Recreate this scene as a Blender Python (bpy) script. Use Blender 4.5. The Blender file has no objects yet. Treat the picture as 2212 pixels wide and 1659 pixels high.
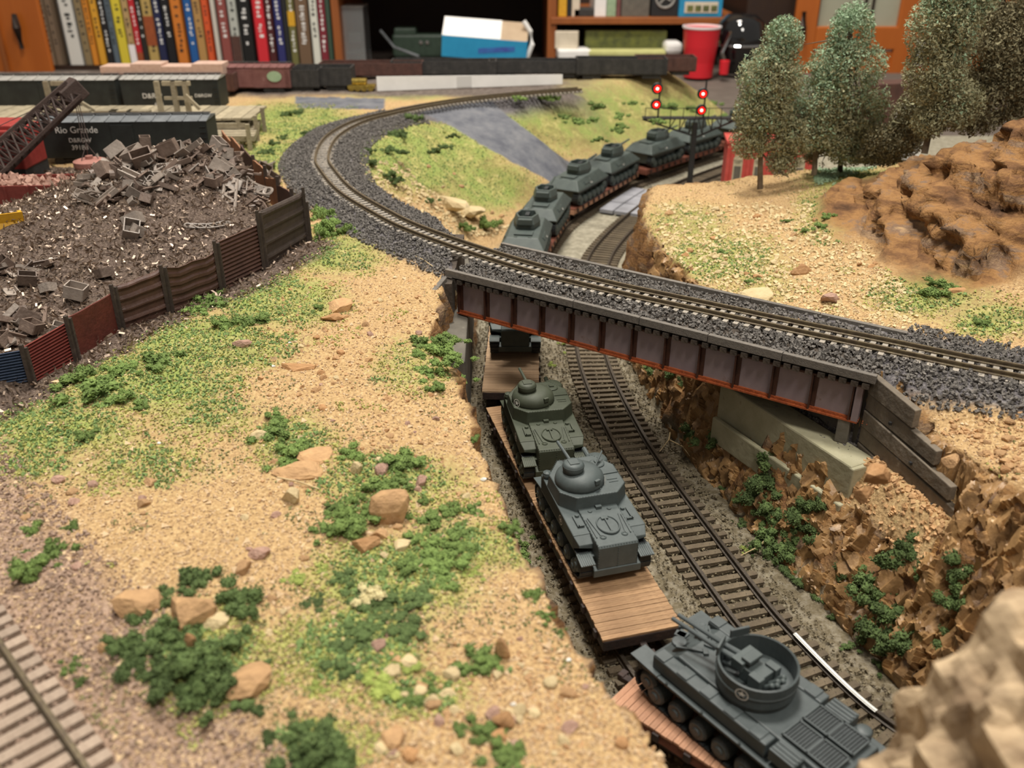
import bpy, math, random
import numpy as np
from mathutils import Matrix, Vector, Euler
random.seed(7); RNG = np.random.default_rng(7)
SC = bpy.context.scene; COL = SC.collection
# ------------------------------------------------------------------ camera, light, exposure
# lengths below are in model units "u"; one u is 8.25 mm (rail gauge 16.5 mm = 2 u)
S = 0.00825
F, CX, CY, PITCH, CZ = 1950.0, 1106.0, 829.5, math.radians(27.5), 28.0
SP, CP = math.sin(PITCH), math.cos(PITCH)
cd = bpy.data.cameras.new('camera'); cam = bpy.data.objects.new('camera', cd); COL.objects.link(cam)
cam.location = (0, 0, CZ * S); cam.rotation_euler = (math.pi / 2 - PITCH, 0, 0)
cd.sensor_width = 36; cd.lens = 36 * F / 2212; cd.clip_start = 0.01; cd.clip_end = 50
cd.dof.use_dof = True; cd.dof.focus_distance = 48 * S; cd.dof.aperture_fstop = 16.0
SC.camera = cam
w = bpy.data.worlds.new('room_light'); SC.world = w; w.use_nodes = True
w.node_tree.nodes['Background'].inputs[0].default_value = (1.0, 0.93, 0.84, 1); w.node_tree.nodes['Background'].inputs[1].default_value = 0.22
def area_lamp(name, loc, target, size, power, color):
    l = bpy.data.lights.new(name, 'AREA'); l.energy = power; l.size = size; l.color = color
    o = bpy.data.objects.new(name, l); COL.objects.link(o); o.location = [c * S for c in loc]
    d = Vector(target) - Vector(loc); o.rotation_euler = d.to_track_quat('-Z', 'Y').to_euler(); return o
area_lamp('ceiling_lamp', (-8, 72, 165), (4, 55, 0), 0.22, 13, (1.0, 0.94, 0.85))
area_lamp('ceiling_lamp', (30, -25, 150), (5, 45, 0), 0.25, 7, (1.0, 0.94, 0.85))
area_lamp('ceiling_lamp', (10, 160, 175), (0, 215, 5), 0.35, 11, (1.0, 0.92, 0.82))
SC.view_settings.view_transform = 'Standard'; SC.view_settings.look = 'None'; SC.view_settings.gamma = 1
SC.view_settings.use_curve_mapping = False; SC.view_settings.exposure = 0.48

def G(px, py, z):
    u = (px - CX) / F; v = (py - CY) / F; d = (CZ - z) / (SP + v * CP)
    return np.array((u * d, d * (CP - v * SP), z))
def PU(px, py, z):                      # pixels per u at that spot
    v = (py - CY) / F; return F * (SP + v * CP) / (CZ - z)
def AY(px, py, Y):
    u = (px - CX) / F; v = (py - CY) / F; d = Y / (CP - v * SP)
    return np.array((u * d, Y, CZ - d * (SP + v * CP)))
def proj(x, y, z):
    h = CZ - z; Z = np.maximum(y * CP + h * SP, 1.0)
    return CX + F * x / Z, CY + F * (h * CP - y * SP) / Z

# ------------------------------------------------------------------ numpy noise
def _h(ix, iy, iz, seed):
    n = (ix * 374761393 + iy * 668265263 + iz * 2147483647 + seed * 974634777) & 0xFFFFFFFF
    n = ((n ^ (n >> 13)) * 1274126177) & 0xFFFFFFFF
    n = ((n ^ (n >> 16)) * 2246822519) & 0xFFFFFFFF
    return ((n ^ (n >> 15)) & 0xFFFFFF) / float(0xFFFFFF)
def vnoise(x, y, z=0.0, seed=0):
    x = np.asarray(x, float); y = np.asarray(y, float); z = np.asarray(z, float) + 0 * x
    ix, iy, iz = np.floor(x).astype(np.int64), np.floor(y).astype(np.int64), np.floor(z).astype(np.int64)
    fx, fy, fz = x - ix, y - iy, z - iz
    fx, fy, fz = [t * t * (3 - 2 * t) for t in (fx, fy, fz)]
    r = 0
    for a in (0, 1):
        for b in (0, 1):
            for c in (0, 1):
                r = r + _h(ix + a, iy + b, iz + c, seed) * (fx if a else 1 - fx) * (fy if b else 1 - fy) * (fz if c else 1 - fz)
    return r * 2 - 1
def fbm(x, y, z=0.0, seed=0, o=4):
    r = 0; a = 0.5
    for k in range(o):
        r = r + a * vnoise(x * 2 ** k, y * 2 ** k, np.asarray(z) * 2 ** k, seed + k); a *= 0.5
    return r
def cells(x, y, z, seed=0):             # worley: distance to nearest point, and a value per cell
    ix, iy, iz = [np.floor(t).astype(np.int64) for t in (x, y, z)]
    best = np.full(np.shape(x), 9.0); val = np.zeros(np.shape(x))
    for a in (-1, 0, 1):
        for b in (-1, 0, 1):
            for c in (-1, 0, 1):
                jx, jy, jz = ix + a, iy + b, iz + c
                d = (jx + _h(jx, jy, jz, seed) - x) ** 2 + (jy + _h(jx, jy, jz, seed + 1) - y) ** 2 + (jz + _h(jx, jy, jz, seed + 2) - z) ** 2
                v = _h(jx, jy, jz, seed + 3); m = d < best
                best = np.where(m, d, best); val = np.where(m, v, val)
    return np.sqrt(best), val
def sstep(a, b, x):
    t = np.clip((x - a) / (b - a), 0, 1); return t * t * (3 - 2 * t)

# ------------------------------------------------------------------ materials
def lin(c):
    if isinstance(c, str): c = [int(c[i:i + 2], 16) / 255 for i in (0, 2, 4)]
    return tuple(x / 12.92 if x <= 0.04045 else ((x + 0.055) / 1.055) ** 2.4 for x in c) + (1,)
MATS = {}
def mat(name, a, b=None, scale=3.0, rough=0.75, bump=0.15, metal=0.0, c=None, bscale=None, rnd=0.0, spec=0.5, stretch=(1, 1, 1), emit=None, trans=0.0, coat=0.0, alpha=1.0):
    """principled; colour mottled between a, b (and specks of c); scale in cycles per u; rnd varies value per object"""
    if name in MATS: return MATS[name]
    m = bpy.data.materials.new(name); m.use_nodes = True; nt = m.node_tree; N = nt.nodes; L = nt.links
    p = N['Principled BSDF']; p.inputs['Roughness'].default_value = rough; p.inputs['Metallic'].default_value = metal
    p.inputs['Specular IOR Level'].default_value = spec; p.inputs['Transmission Weight'].default_value = trans; p.inputs['Coat Weight'].default_value = coat
    p.inputs['Alpha'].default_value = alpha
    p.inputs['Base Color'].default_value = lin(a)
    if emit: p.inputs['Emission Color'].default_value = lin(emit[0]); p.inputs['Emission Strength'].default_value = emit[1]
    if b is not None or bump:
        tc = N.new('ShaderNodeTexCoord'); mp = N.new('ShaderNodeMapping'); L.new(tc.outputs['Object'], mp.inputs[0])
        mp.inputs['Scale'].default_value = [k / S for k in stretch]
        nz = N.new('ShaderNodeTexNoise'); nz.inputs['Scale'].default_value = scale; nz.inputs['Detail'].default_value = 6; nz.inputs['Roughness'].default_value = 0.65
        L.new(mp.outputs[0], nz.inputs['Vector'])
    if b is not None:
        r = N.new('ShaderNodeValToRGB'); r.color_ramp.elements[0].position = 0.36; r.color_ramp.elements[1].position = 0.64
        r.color_ramp.elements[0].color = lin(a); r.color_ramp.elements[1].color = lin(b)
        if c is not None:
            e = r.color_ramp.elements.new(0.74); e.color = lin(c)
        L.new(nz.outputs['Fac'], r.inputs[0]); out = r.outputs[0]
        if rnd:
            oi = N.new('ShaderNodeObjectInfo'); mr = N.new('ShaderNodeMapRange'); mr.inputs['To Min'].default_value = 1 - rnd; mr.inputs['To Max'].default_value = 1 + rnd
            L.new(oi.outputs['Random'], mr.inputs[0]); hs = N.new('ShaderNodeHueSaturation'); L.new(mr.outputs[0], hs.inputs['Value']); L.new(out, hs.inputs['Color']); out = hs.outputs[0]
        L.new(out, p.inputs['Base Color'])
    if bump:
        bn = N.new('ShaderNodeTexNoise'); bn.inputs['Scale'].default_value = bscale or scale * 3; bn.inputs['Detail'].default_value = 4; L.new(mp.outputs[0], bn.inputs['Vector'])
        bp = N.new('ShaderNodeBump'); bp.inputs['Strength'].default_value = bump; bp.inputs['Distance'].default_value = 0.12 * S
        L.new(bn.outputs['Fac'], bp.inputs['Height']); L.new(bp.outputs[0], p.inputs['Normal'])
    MATS[name] = m; return m
def M(name): return MATS[name]
mat('olive', '373d2f', '404637', 1.5, 0.62, 0.05)
mat('tank_grey', '444d4d', '4e5757', 1.5, 0.55, 0.05)
mat('tank_dark', '404a48', '49534f', 1.5, 0.55, 0.05)
mat('aa_grey', '424a4b', '4c5455', 1.5, 0.5, 0.05)
mat('track_metal', '23282a', '2f3436', 4, 0.6, 0.2)
mat('white_paint', 'e6e6e0', 'd2d2cc', 6, 0.6, 0.0)
mat('deck_wood', '8f6f50', 'ac8a66', 1.2, 0.8, 0.4, c='6b4c33', rnd=0.16, stretch=(1, 6, 6))
mat('deck_wood_red', 'a97c60', 'b98d70', 1.2, 0.8, 0.4, c='7c5540', rnd=0.12, stretch=(1, 6, 6))
mat('deck_wood_pale', 'b59676', 'c4a685', 1.2, 0.85, 0.4, c='8d7055', rnd=0.10, stretch=(1, 6, 6))
mat('car_black', '241c1a', '3a2a24', 2.0, 0.7, 0.3, c='5a3a28')
mat('car_brown', '7a4636', '653828', 2.0, 0.7, 0.25, c='9a6a50')
mat('rail_steel', '5d5143', '746850', 4, 0.45, 0.15, metal=0.35)
mat('rail_dark', '3a332b', '4a4136', 4, 0.5, 0.2, metal=0.3)
mat('tie_grey', '8d867c', 'a39b8f', 3, 0.9, 0.5, c='6d675e', rnd=0.14)
mat('tie_brown', '594e3f', '6b5f4c', 3, 0.9, 0.6, c='37302a', rnd=0.2)
mat('tie_pale', '998777', 'a89685', 3, 0.9, 0.5, c='80705f', rnd=0.12)
mat('ballast', '464341', '7c7771', 9, 0.9, 0.3, c='d0cac2')
mat('ballast_low', '6a614f', '82775f', 5, 0.95, 0.3, c='a89d86')
mat('straw', 'c9bd8c', 'd8cc9c', 2.5, 1.0, 0.5, c='b5a878')
mat('gravel_red', '8a7464', 'a28b7a', 6, 0.95, 0.3, c='c4b0a0')
mat('girder_web', '83757a', '8d7f80', 0.7, 0.34, 0.12, c='6a5048', spec=0.7)
mat('girder_rust', 'a8582f', '8c4526', 2.0, 0.5, 0.4, c='c97a45')
mat('girder_stiff', '3d261d', '4a2d22', 2.0, 0.5, 0.2, c='6a3c28')
mat('timber_grey', '66615b', '7c766e', 2.0, 0.85, 0.5, c='4d4843', rnd=0.15, stretch=(1, 4, 4))
mat('timber_dark', '3f3730', '544a40', 2.0, 0.85, 0.5, c='7d7468', rnd=0.2)
mat('wing_plank', '5e564b', '756b5d', 1.0, 0.85, 0.5, c='a5a29c', rnd=0.15)
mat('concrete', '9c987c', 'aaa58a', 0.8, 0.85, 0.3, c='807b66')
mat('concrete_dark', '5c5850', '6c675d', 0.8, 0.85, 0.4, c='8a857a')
mat('asphalt', '5c5c62', '6b6b70', 0.8, 0.8, 0.2, c='505056')
mat('rock_tan', 'a98660', 'c09a6e', 1.6, 0.9, 0.6, c='8a6a48', rnd=0.18)
mat('rock_pink', '9d7c6c', 'b59482', 1.6, 0.9, 0.6, c='806254', rnd=0.15)
mat('rock_pale', 'cbb78f', 'bba87e', 1.6, 0.9, 0.5, c='a58f66', rnd=0.12)
mat('rock_orange', 'a37a50', 'b68d62', 1.2, 0.85, 0.6, c='7d5530', rnd=0.2)
mat('grain', 'bfa480', 'cfb592', 2.5, 0.95, 0.0, c='e6d4b4')
mat('grain_brown', 'a08566', 'b59878', 2.5, 0.95, 0.0, c='cab08c')
mat('bush_green', '62793f', '7c934e', 2.5, 1.0, 0.8, c='42622f', rnd=0.22)
mat('bush_dark', '4a5d33', '607341', 2.5, 1.0, 0.8, c='385034', rnd=0.22)
mat('bush_light', '8a9a4c', 'a4b05c', 2.5, 1.0, 0.8, c='6f8340', rnd=0.15)
mat('flock_green', '66804a', '7d9458', 1.0, 0.95, 0.4, c='546e42')
mat('flock_yellow', 'b0ac64', '9ca058', 1.0, 0.95, 0.4, c='c6be78')
mat('flock_olive', '75754a', '878457', 1.0, 0.95, 0.4, c='5d6140')
mat('swarf', '7d6c5e', 'a08d7c', 3.0, 0.38, 0.0, c='d5c9bd', metal=0.5)
mat('scrap_brown', '6a5a50', '7c6b60', 2.0, 0.5, 0.3, c='a08d7e', rnd=0.3)
mat('scrap_grey', '877c73', '9a8f85', 2.0, 0.45, 0.3, c='857a70', rnd=0.25)
mat('fence_brown', '4c342c', '5a3f35', 1.5, 0.6, 0.3, c='735648', rnd=0.1)
mat('fence_dark', '3d342f', '4a403a', 1.5, 0.6, 0.3, c='665a50', rnd=0.1)
mat('fence_red', '6a2a22', '7a3329', 1.5, 0.6, 0.3, c='56241e')
mat('fence_maroon', '55261f', '642e25', 1.5, 0.6, 0.3, c='7d4a3c')
mat('fence_blue', '26344a', '2f3e56', 1.5, 0.6, 0.3, c='56606e')
mat('fence_rust', '94674a', 'a87a5a', 1.5, 0.7, 0.3, c='7c5238')
mat('boom_brown', '3d302c', '4c3d37', 2.0, 0.65, 0.2, c='6d5c52')
mat('crane_red', '8d2e2a', 'a23a34', 1.5, 0.6, 0.1, c='7a2622')
mat('magnet_pink', 'a9756a', '96675c', 1.5, 0.7, 0.2)
mat('yellow_paint', 'dca92c', 'c99624', 2, 0.5, 0.1)
mat('boxcar_black', '1c2120', '262c2a', 1.0, 0.6, 0.1)
mat('roof_grey', '5d6164', '73777a', 1.0, 0.6, 0.2)
mat('roof_pale', '8d8b86', 'a09d97', 1.0, 0.7, 0.2)
mat('boxcar_maroon', '6a423f', '7a524e', 0.8, 0.75, 0.2, c='8d6a66')
mat('yard_dark', '2b2a29', '3a3836', 1.0, 0.7, 0.3, c='4c4743')
mat('yard_brown', '4a3029', '5a3b32', 1.0, 0.7, 0.3)
mat('pink_wood', 'b99a8a', 'c7aa99', 1.5, 0.8, 0.3)
mat('dock_wood', '8a8069', '9f947c', 1.5, 0.85, 0.4, c='6b614e', rnd=0.25)
mat('gondola_red', '6f2f28', '803830', 1.2, 0.65, 0.2, c='5c2822')
mat('rubble_pink', '9d7a6c', 'b08c7d', 2, 0.9, 0.4)
mat('brass', '9a8440', 'c4ac5c', 3, 0.3, 0.2, metal=0.8)
mat('paper_white', 'f0efec', 'e4e3e0', 0.3, 0.8, 0.0)
mat('paper_grey', 'cfcecb', None, 1, 0.8, 0.0)
mat('signal_black', '1b1c1c', '26282a', 2, 0.5, 0.05)
mat('lamp_red', 'e01a10', None, 1, 0.4, 0.0, emit=('ff1408', 1.6))
mat('lamp_core', 'ffd8d0', None, 1, 0.4, 0.0, emit=('ffb8b0', 3.0))
mat('brick_red', 'b8453c', 'c4524a', 1.0, 0.8, 0.2, c='9c3a34')
mat('window_tan', 'b5ab90', 'c2b89c', 1.0, 0.7, 0.1)
mat('bark', '5d5040', '6e604e', 2.0, 0.9, 0.5, c='857662')
mat('bark_dark', '382f26', '463b30', 2.0, 0.9, 0.5)
mat('leaf_olive', '94916f', 'a8a582', 0.8, 0.9, 0.0, c='7c7a5a')
mat('leaf_teal', '8ba585', '9fb595', 0.8, 0.9, 0.0, c='7c9478')
mat('leaf_brown', '7d765a', '8b8465', 0.8, 0.9, 0.0, c='6a664c')
mat('shelf_wood', '8a4c20', '9a5826', 0.15, 0.5, 0.1, c='743c18', stretch=(1, 1, 0.15))
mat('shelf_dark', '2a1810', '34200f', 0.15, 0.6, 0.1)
mat('cabinet_wood', 'a8581c', 'b96624', 0.12, 0.4, 0.05, c='8e4614', stretch=(1, 1, 0.15))
mat('cabinet_glass', '9a9a86', 'a6a592', 0.05, 0.15, 0.0)
mat('iron_dark', '2b211c', '3a2e27', 1, 0.45, 0.1, metal=0.5)
mat('ledge', '5d544c', '6b6159', 0.3, 0.85, 0.2, c='4c443d')
mat('cup_red', 'd42430', None, 1, 0.35, 0.0, coat=0.2)
mat('cup_white', 'f4eeee', None, 1, 0.4, 0.0)
mat('chrome', 'c8c8c8', None, 1, 0.08, 0.0, metal=1.0)
mat('black_glass', '141416', None, 1, 0.06, 0.0, spec=0.8)
mat('box_blue', '1d86b4', '2490bd', 0.3, 0.5, 0.0)
mat('box_print', '3a4a9a', '2f70b0', 0.6, 0.5, 0.0)
mat('box_inner', 'b09a80', 'bba58a', 0.3, 0.8, 0.0)
mat('plastic_clear', 'd8dcdc', None, 1, 0.12, 0.0, alpha=0.16, spec=0.7)
mat('model_green', '2f4034', '3b4d40', 1, 0.5, 0.1)
mat('cream', 'd9cdb8', 'cbbfa9', 0.5, 0.8, 0.1)
mat('manual_green', '4b5132', '767a3c', 0.5, 0.6, 0.0, c='2d3324')
mat('paper_yellow', 'cfcf8c', 'bdbd7c', 0.4, 0.8, 0.0)
mat('shell_wall', '3a2415', '432a18', 0.1, 0.8, 0.0)
mat('room_wall', '8a7a66', '94846f', 0.05, 0.9, 0.0)
mat('twig', 'c9b48c', 'b09a70', 2, 0.9, 0.2)

# ------------------------------------------------------------------ mesh helpers
class MB:
    def __init__(s): s.v = []; s.f = []
    def add(s, v, f):
        b = len(s.v); s.v += [tuple(map(float, p)) for p in v]; s.f += [tuple(b + i for i in q) for q in f]; return s
    def box(s, c, size, rz=0.0, R=None, taper=None):
        x, y, z = [k / 2 for k in size]; tx, ty = taper or (1, 1)
        P = [(-x, -y, -z), (x, -y, -z), (x, y, -z), (-x, y, -z), (-x * tx, -y * ty, z), (x * tx, -y * ty, z), (x * tx, y * ty, z), (-x * tx, y * ty, z)]
        if R is None: R = Matrix.Rotation(rz, 3, 'Z')
        c = Vector(c); P = [R @ Vector(p) + c for p in P]
        return s.add(P, [(0, 3, 2, 1), (4, 5, 6, 7), (0, 1, 5, 4), (1, 2, 6, 5), (2, 3, 7, 6), (3, 0, 4, 7)])
    def bar(s, a, b, w, h=None):
        a = Vector(a); b = Vector(b); d = b - a; h = h or w
        R = d.to_track_quat('Y', 'Z').to_matrix(); return s.box((a + b) / 2, (w, d.length, h), R=R)
    def loft(s, rings, caps=True):
        n = len(rings[0]); b = len(s.v)
        for r in rings: s.v += [tuple(map(float, p)) for p in r]
        for k in range(len(rings) - 1):
            for i in range(n):
                j = (i + 1) % n; s.f.append((b + k * n + i, b + k * n + j, b + (k + 1) * n + j, b + (k + 1) * n + i))
        if caps:
            s.f.append(tuple(b + i for i in reversed(range(n)))); s.f.append(tuple(b + (len(rings) - 1) * n + i for i in range(n)))
        return s
    def prism(s, poly, z0, z1, k=1.0, o=(0, 0)):
        cx = sum(p[0] for p in poly) / len(poly); cy = sum(p[1] for p in poly) / len(poly)
        return s.loft([[(x, y, z0) for x, y in poly], [(cx + (x - cx) * k + o[0], cy + (y - cy) * k + o[1], z1) for x, y in poly]])
    def lathe(s, prof, n=16, c=(0, 0, 0), R=None, sx=1, sy=1):
        c = Vector(c); R = R or Matrix.Identity(3)
        return s.loft([[R @ Vector((r * sx * math.cos(2 * math.pi * i / n), r * sy * math.sin(2 * math.pi * i / n), z)) + c for i in range(n)] for r, z in prof])
    def tube(s, path, r, n=8):
        P = [Vector(p) for p in path]; rings = []
        for i, p in enumerate(P):
            d = (P[min(i + 1, len(P) - 1)] - P[max(i - 1, 0)]).normalized(); q = d.to_track_quat('Z', 'Y').to_matrix()
            rr = r[i] if isinstance(r, (list, tuple)) else r
            rings.append([q @ Vector((rr * math.cos(2 * math.pi * k / n), rr * math.sin(2 * math.pi * k / n), 0)) + p for k in range(n)])
        return s.loft(rings)
    def rivet(s, p, r):
        x, y, z = p
        return s.add([(x - r, y, z), (x + r, y, z), (x, y - r, z), (x, y + r, z), (x, y, z - r), (x, y, z + r)], [(0, 2, 5), (2, 1, 5), (1, 3, 5), (3, 0, 5), (2, 0, 4), (1, 2, 4), (3, 1, 4), (0, 3, 4)])
    def torus(s, c, R, r, n=24, m=6, sx=1, sy=1):
        v = []; f = []
        for i in range(n):
            a = 2 * math.pi * i / n
            for j in range(m):
                b = 2 * math.pi * j / m; v.append((c[0] + (R + r * math.cos(b)) * math.cos(a) * sx, c[1] + (R + r * math.cos(b)) * math.sin(a) * sy, c[2] + r * math.sin(b)))
        for i in range(n):
            for j in range(m): f.append((i * m + j, ((i + 1) % n) * m + j, ((i + 1) % n) * m + (j + 1) % m, i * m + (j + 1) % m))
        return s.add(v, f)
    def mesh(s, name, material, smooth=False):
        me = bpy.data.meshes.new(name); me.from_pydata([(x * S, y * S, z * S) for x, y, z in s.v], [], s.f); me.update()
        for m_ in (material if isinstance(material, (list, tuple)) else [material]): me.materials.append(M(m_))
        if smooth: me.shade_smooth()
        return me
    def build(s, name, material, parent=None, loc=None, rot=None, smooth=False, bev=0.0):
        o = bpy.data.objects.new(name, s.mesh(name, material, smooth)); COL.objects.link(o)
        if bev:
            b = o.modifiers.new('bevel', 'BEVEL'); b.width = bev * S; b.segments = 2; b.limit_method = 'ANGLE'; b.angle_limit = math.radians(40)
        if parent is not None: o.parent = parent
        if loc is not None: o.location = [k * S for k in loc]
        elif parent is not None and parent.get('_w'): o.location = -Vector(parent.location)
        if rot is not None: o.rotation_euler = rot
        return o
def npmesh(name, verts, faces, material, smooth=False, parent=None, flat=True):
    """faces: (n,3) or (n,4) array"""
    me = bpy.data.meshes.new(name); verts = np.asarray(verts, np.float32) * S; faces = np.asarray(faces, np.int32); k = faces.shape[1]
    me.vertices.add(len(verts)); me.vertices.foreach_set('co', verts.ravel()); me.loops.add(faces.size); me.loops.foreach_set('vertex_index', faces.ravel())
    me.polygons.add(len(faces)); me.polygons.foreach_set('loop_start', np.arange(0, faces.size, k, dtype=np.int32)); me.polygons.foreach_set('loop_total', np.full(len(faces), k, np.int32))
    me.update(calc_edges=True); me.materials.append(M(material))
    if smooth: me.shade_smooth()
    elif flat: me.shade_flat()
    o = bpy.data.objects.new(name, me); COL.objects.link(o)
    if parent is not None:
        o.parent = parent
        if parent.get('_w'): o.location = -Vector(parent.location)
    return o
def tag(o, label, cat=None, group=None, kind=None):
    o['label'] = label
    if cat: o['category'] = cat
    if group: o['group'] = group
    if kind: o['kind'] = kind
    return o
def thing(name, label, cat, loc=(0, 0, 0), rz=0.0, group=None, world=False):
    o = bpy.data.objects.new(name, None); COL.objects.link(o); o.empty_display_size = 0.01
    o.location = [float(k) * S for k in loc]; o.rotation_euler = (0, 0, rz)
    if world: o['_w'] = 1          # parts are given in world u
    return tag(o, label, cat, group)
def structure(o): o['kind'] = 'structure'; return o
def copy_tree(o, parent=None):
    c = o.copy(); COL.objects.link(c); c.parent = parent
    for ch in list(o.children): copy_tree(ch, c)
    return c
def catmull(P, step=0.25):
    P = [np.array(p, float) for p in P]; P = [2 * P[0] - P[1]] + P + [2 * P[-1] - P[-2]]; out = []
    for i in range(1, len(P) - 2):
        p0, p1, p2, p3 = P[i - 1:i + 3]; n = max(2, int(np.linalg.norm(p2 - p1) / step))
        for k in range(n):
            t = k / n; out.append(0.5 * ((2 * p1) + (-p0 + p2) * t + (2 * p0 - 5 * p1 + 4 * p2 - p3) * t * t + (-p0 + 3 * p1 - 3 * p2 + p3) * t ** 3))
    out.append(P[-2]); return np.array(out)
class Path:
    def __init__(s, pts, step=0.25):
        p = catmull(pts, step)
        for _ in range(30): p[1:-1] = 0.5 * p[1:-1] + 0.25 * (p[:-2] + p[2:])
        s.p = p; s.l = np.concatenate([[0], np.cumsum(np.linalg.norm(np.diff(p, axis=0), axis=1))])
    def at(s, d):
        x = np.interp(d, s.l, s.p[:, 0]); y = np.interp(d, s.l, s.p[:, 1]); e = 0.4
        tx = np.interp(d + e, s.l, s.p[:, 0]) - np.interp(d - e, s.l, s.p[:, 0]); ty = np.interp(d + e, s.l, s.p[:, 1]) - np.interp(d - e, s.l, s.p[:, 1])
        n = math.hypot(tx, ty); return np.array((x, y)), np.array((tx / n, ty / n))
    def near(s, x, y): return s.l[np.argmin((s.p[:, 0] - x) ** 2 + (s.p[:, 1] - y) ** 2)]
    def dist(s, x, y, sub=6):
        q = s.p[::sub]; d = np.full(np.shape(x), 1e9)
        for a in q: d = np.minimum(d, (x - a[0]) ** 2 + (y - a[1]) ** 2)
        return np.sqrt(d)

# ------------------------------------------------------------------ lines of the layout
L1 = Path([(30, 12), (21, 15.3), (14, 18.4), (9.2, 22.8), (6.1, 27.8), (3.0, 38), (0.35, 49), (0.1, 55), (0.2, 62), (0.6, 70), (1.5, 77.2), (4.4, 88.6), (8.6, 97.5), (13.2, 104.8), (20, 113), (28, 121.5), (38, 131)])
L2 = Path([(33, 20.5), (23.8, 20.2), (17.9, 21.5), (14.0, 24.6), (11.5, 29.8), (10.35, 33.4), (7.65, 44), (6.8, 48.5), (6.0, 54.5), (5.75, 60), (6.1, 68), (7.8, 78), (9.4, 83.5), (12.2, 90.3), (15.8, 97.5), (20.4, 105), (27.8, 113.6), (38, 124)])
ZU = 9.3
UP = Path([(35, 31.5)] + [tuple(G(a, b, ZU)[:2]) for a, b in ((2212, 799), (1900, 736), (1700, 695), (1500, 652.5), (1300, 610), (1100, 559), (900, 491), (820, 452), (747, 408), (708, 365), (694, 336), (715, 293), (772, 260), (840, 242), (900, 229), (990, 214), (1120, 200), (1270, 188))])
LF = Path([(-27, 31.2), (-21, 25), (-16, 19.9), (-11.4, 15.3), (-5, 8.9)])
BL, BR = np.array((-3.4, 51.3)), np.array((16.6, 37.7))          # near girder, west and east end
BD = (BR - BL) / np.linalg.norm(BR - BL); BN = np.array((-BD[1], BD[0])); BLEN = np.linalg.norm(BR - BL)
def bx(s, t): return BL + BD * s + BN * t                          # along the bridge, away from its near face
FENCE = np.array([(-25.2, 33.5), (-22.9, 37.6), (-21.7, 40.3), (-20.6, 43.5), (-19.2, 46.3), (-17.0, 49.0), (-15.3, 52.2), (-13.4, 56.6)])
RETURN = np.array([(-13.4, 56.6), (-15.4, 60.5), (-17.4, 64.5), (-19.4, 68.5), (-21.4, 72.5), (-23.4, 76.5)])
YARD = np.array(list(FENCE) + list(RETURN[1:]) + [(-24, 78.5), (-70, 78.5), (-70, 33.5)])
def inside(poly, x, y):
    r = np.zeros(np.shape(x), bool); n = len(poly)
    for i in range(n):
        (x1, y1), (x2, y2) = poly[i], poly[(i + 1) % n]
        c = ((y1 > y) != (y2 > y)) & (x < (x2 - x1) * (y - y1) / (y2 - y1 + 1e-9) + x1); r ^= c
    return r
def segdist(poly, x, y):
    d = np.full(np.shape(x), 1e9)
    for a, b in zip(poly[:-1], poly[1:]):
        e = b - a; t = np.clip(((x - a[0]) * e[0] + (y - a[1]) * e[1]) / (e @ e), 0, 1)
        d = np.minimum(d, (x - a[0] - t * e[0]) ** 2 + (y - a[1] - t * e[1]) ** 2)
    return np.sqrt(d)
# height of the upper ground away from 8.3: control points
HP = np.array([(11, 62, -1.0), (12, 72, -1.0), (15, 77, -.8), (20, 76, -.2), (26, 75, .3), (31, 72, .9), (36, 66, 4.2), (31, 55, 8.6), (36, 56, 9.6), (45, 60, 8), (46, 74, 2), (29, 60, 6.2), (25, 61, 2.6), (20, 59, .6),
      (21, 52, .5), (26, 50, 3.4), (29, 48, 4.0), (24, 45.5, .9), (17, 51, .1), (15, 56, -.3), (12.5, 52, -.8), (31, 43.5, 1.6), (36, 47, 5.5), (28, 41, .5), (20, 42, .4), (18, 34, -.8), (22, 32, .2), (26, 30, 1.5), (16.5, 30, -1.6), (18, 26, -1.0), (24, 24, 3),
      (30, 34, 1.0), (40, 36, 3), (44, 100, 0), (60, 60, 7), (60, 30, 6), (60, 110, 0), (40, 90, 0), (26, 92, -.6), (20, 84, -.6),
      (-4, 44, -.1), (-1, 31, -.3), (4, 17, -.3), (0, 12, 0), (-10, 20, .2), (-10, 35, 0), (-6, 40, .1), (-20, 20, 0), (-20, 33, -.2), (-40, 30, 0), (-40, 60, 0), (-40, 90, 0), (-20, 90, 0), (-10, 66, .2), (-8, 57, .4), (-10, 75, .4), (-6, 70, 0), (-30, 115, 0), (0, 118, 0), (20, 125, 0), (-60, 130, 0), (60, 133, 0), (0, 133, 0), (-90, 60, 0), (90, 60, 6),
      (-11.2, 18.6, .9), (-9.6, 17.6, -.7), (-13, 21, .3)])
_d = np.linalg.norm(HP[:, None, :2] - HP[None, :, :2], axis=2); _w = np.linalg.solve(_d + 1e-6 * np.eye(len(HP)), HP[:, 2])
RDL = [G(*p) for p in ((900, 236, 8.7), (1000, 285, 7.2), (1050, 315, 6.1), (1110, 350, 4.5), (1190, 392, 2.2), (1250, 428, .2))]; RDR = [G(*p) for p in ((1050, 212, 8.7), (1110, 262, 7.2), (1165, 303, 5.5), (1200, 332, 3.9), (1228, 352, 2.4), (1300, 398, .2))]
ROADP = np.array([p[:2] for p in RDL] + [p[:2] for p in RDR[::-1]]); ROADZ = np.array(RDL + RDR)
_dr = np.linalg.norm(ROADZ[:, None, :2] - ROADZ[None, :, :2], axis=2); _wr = np.linalg.solve(_dr + 1e-6 * np.eye(len(ROADZ)), ROADZ[:, 2])
def road_dist(x, y): return np.where(inside(ROADP, x, y), 0.0, segdist(np.concatenate([ROADP, ROADP[:1]]), x, y))
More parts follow.
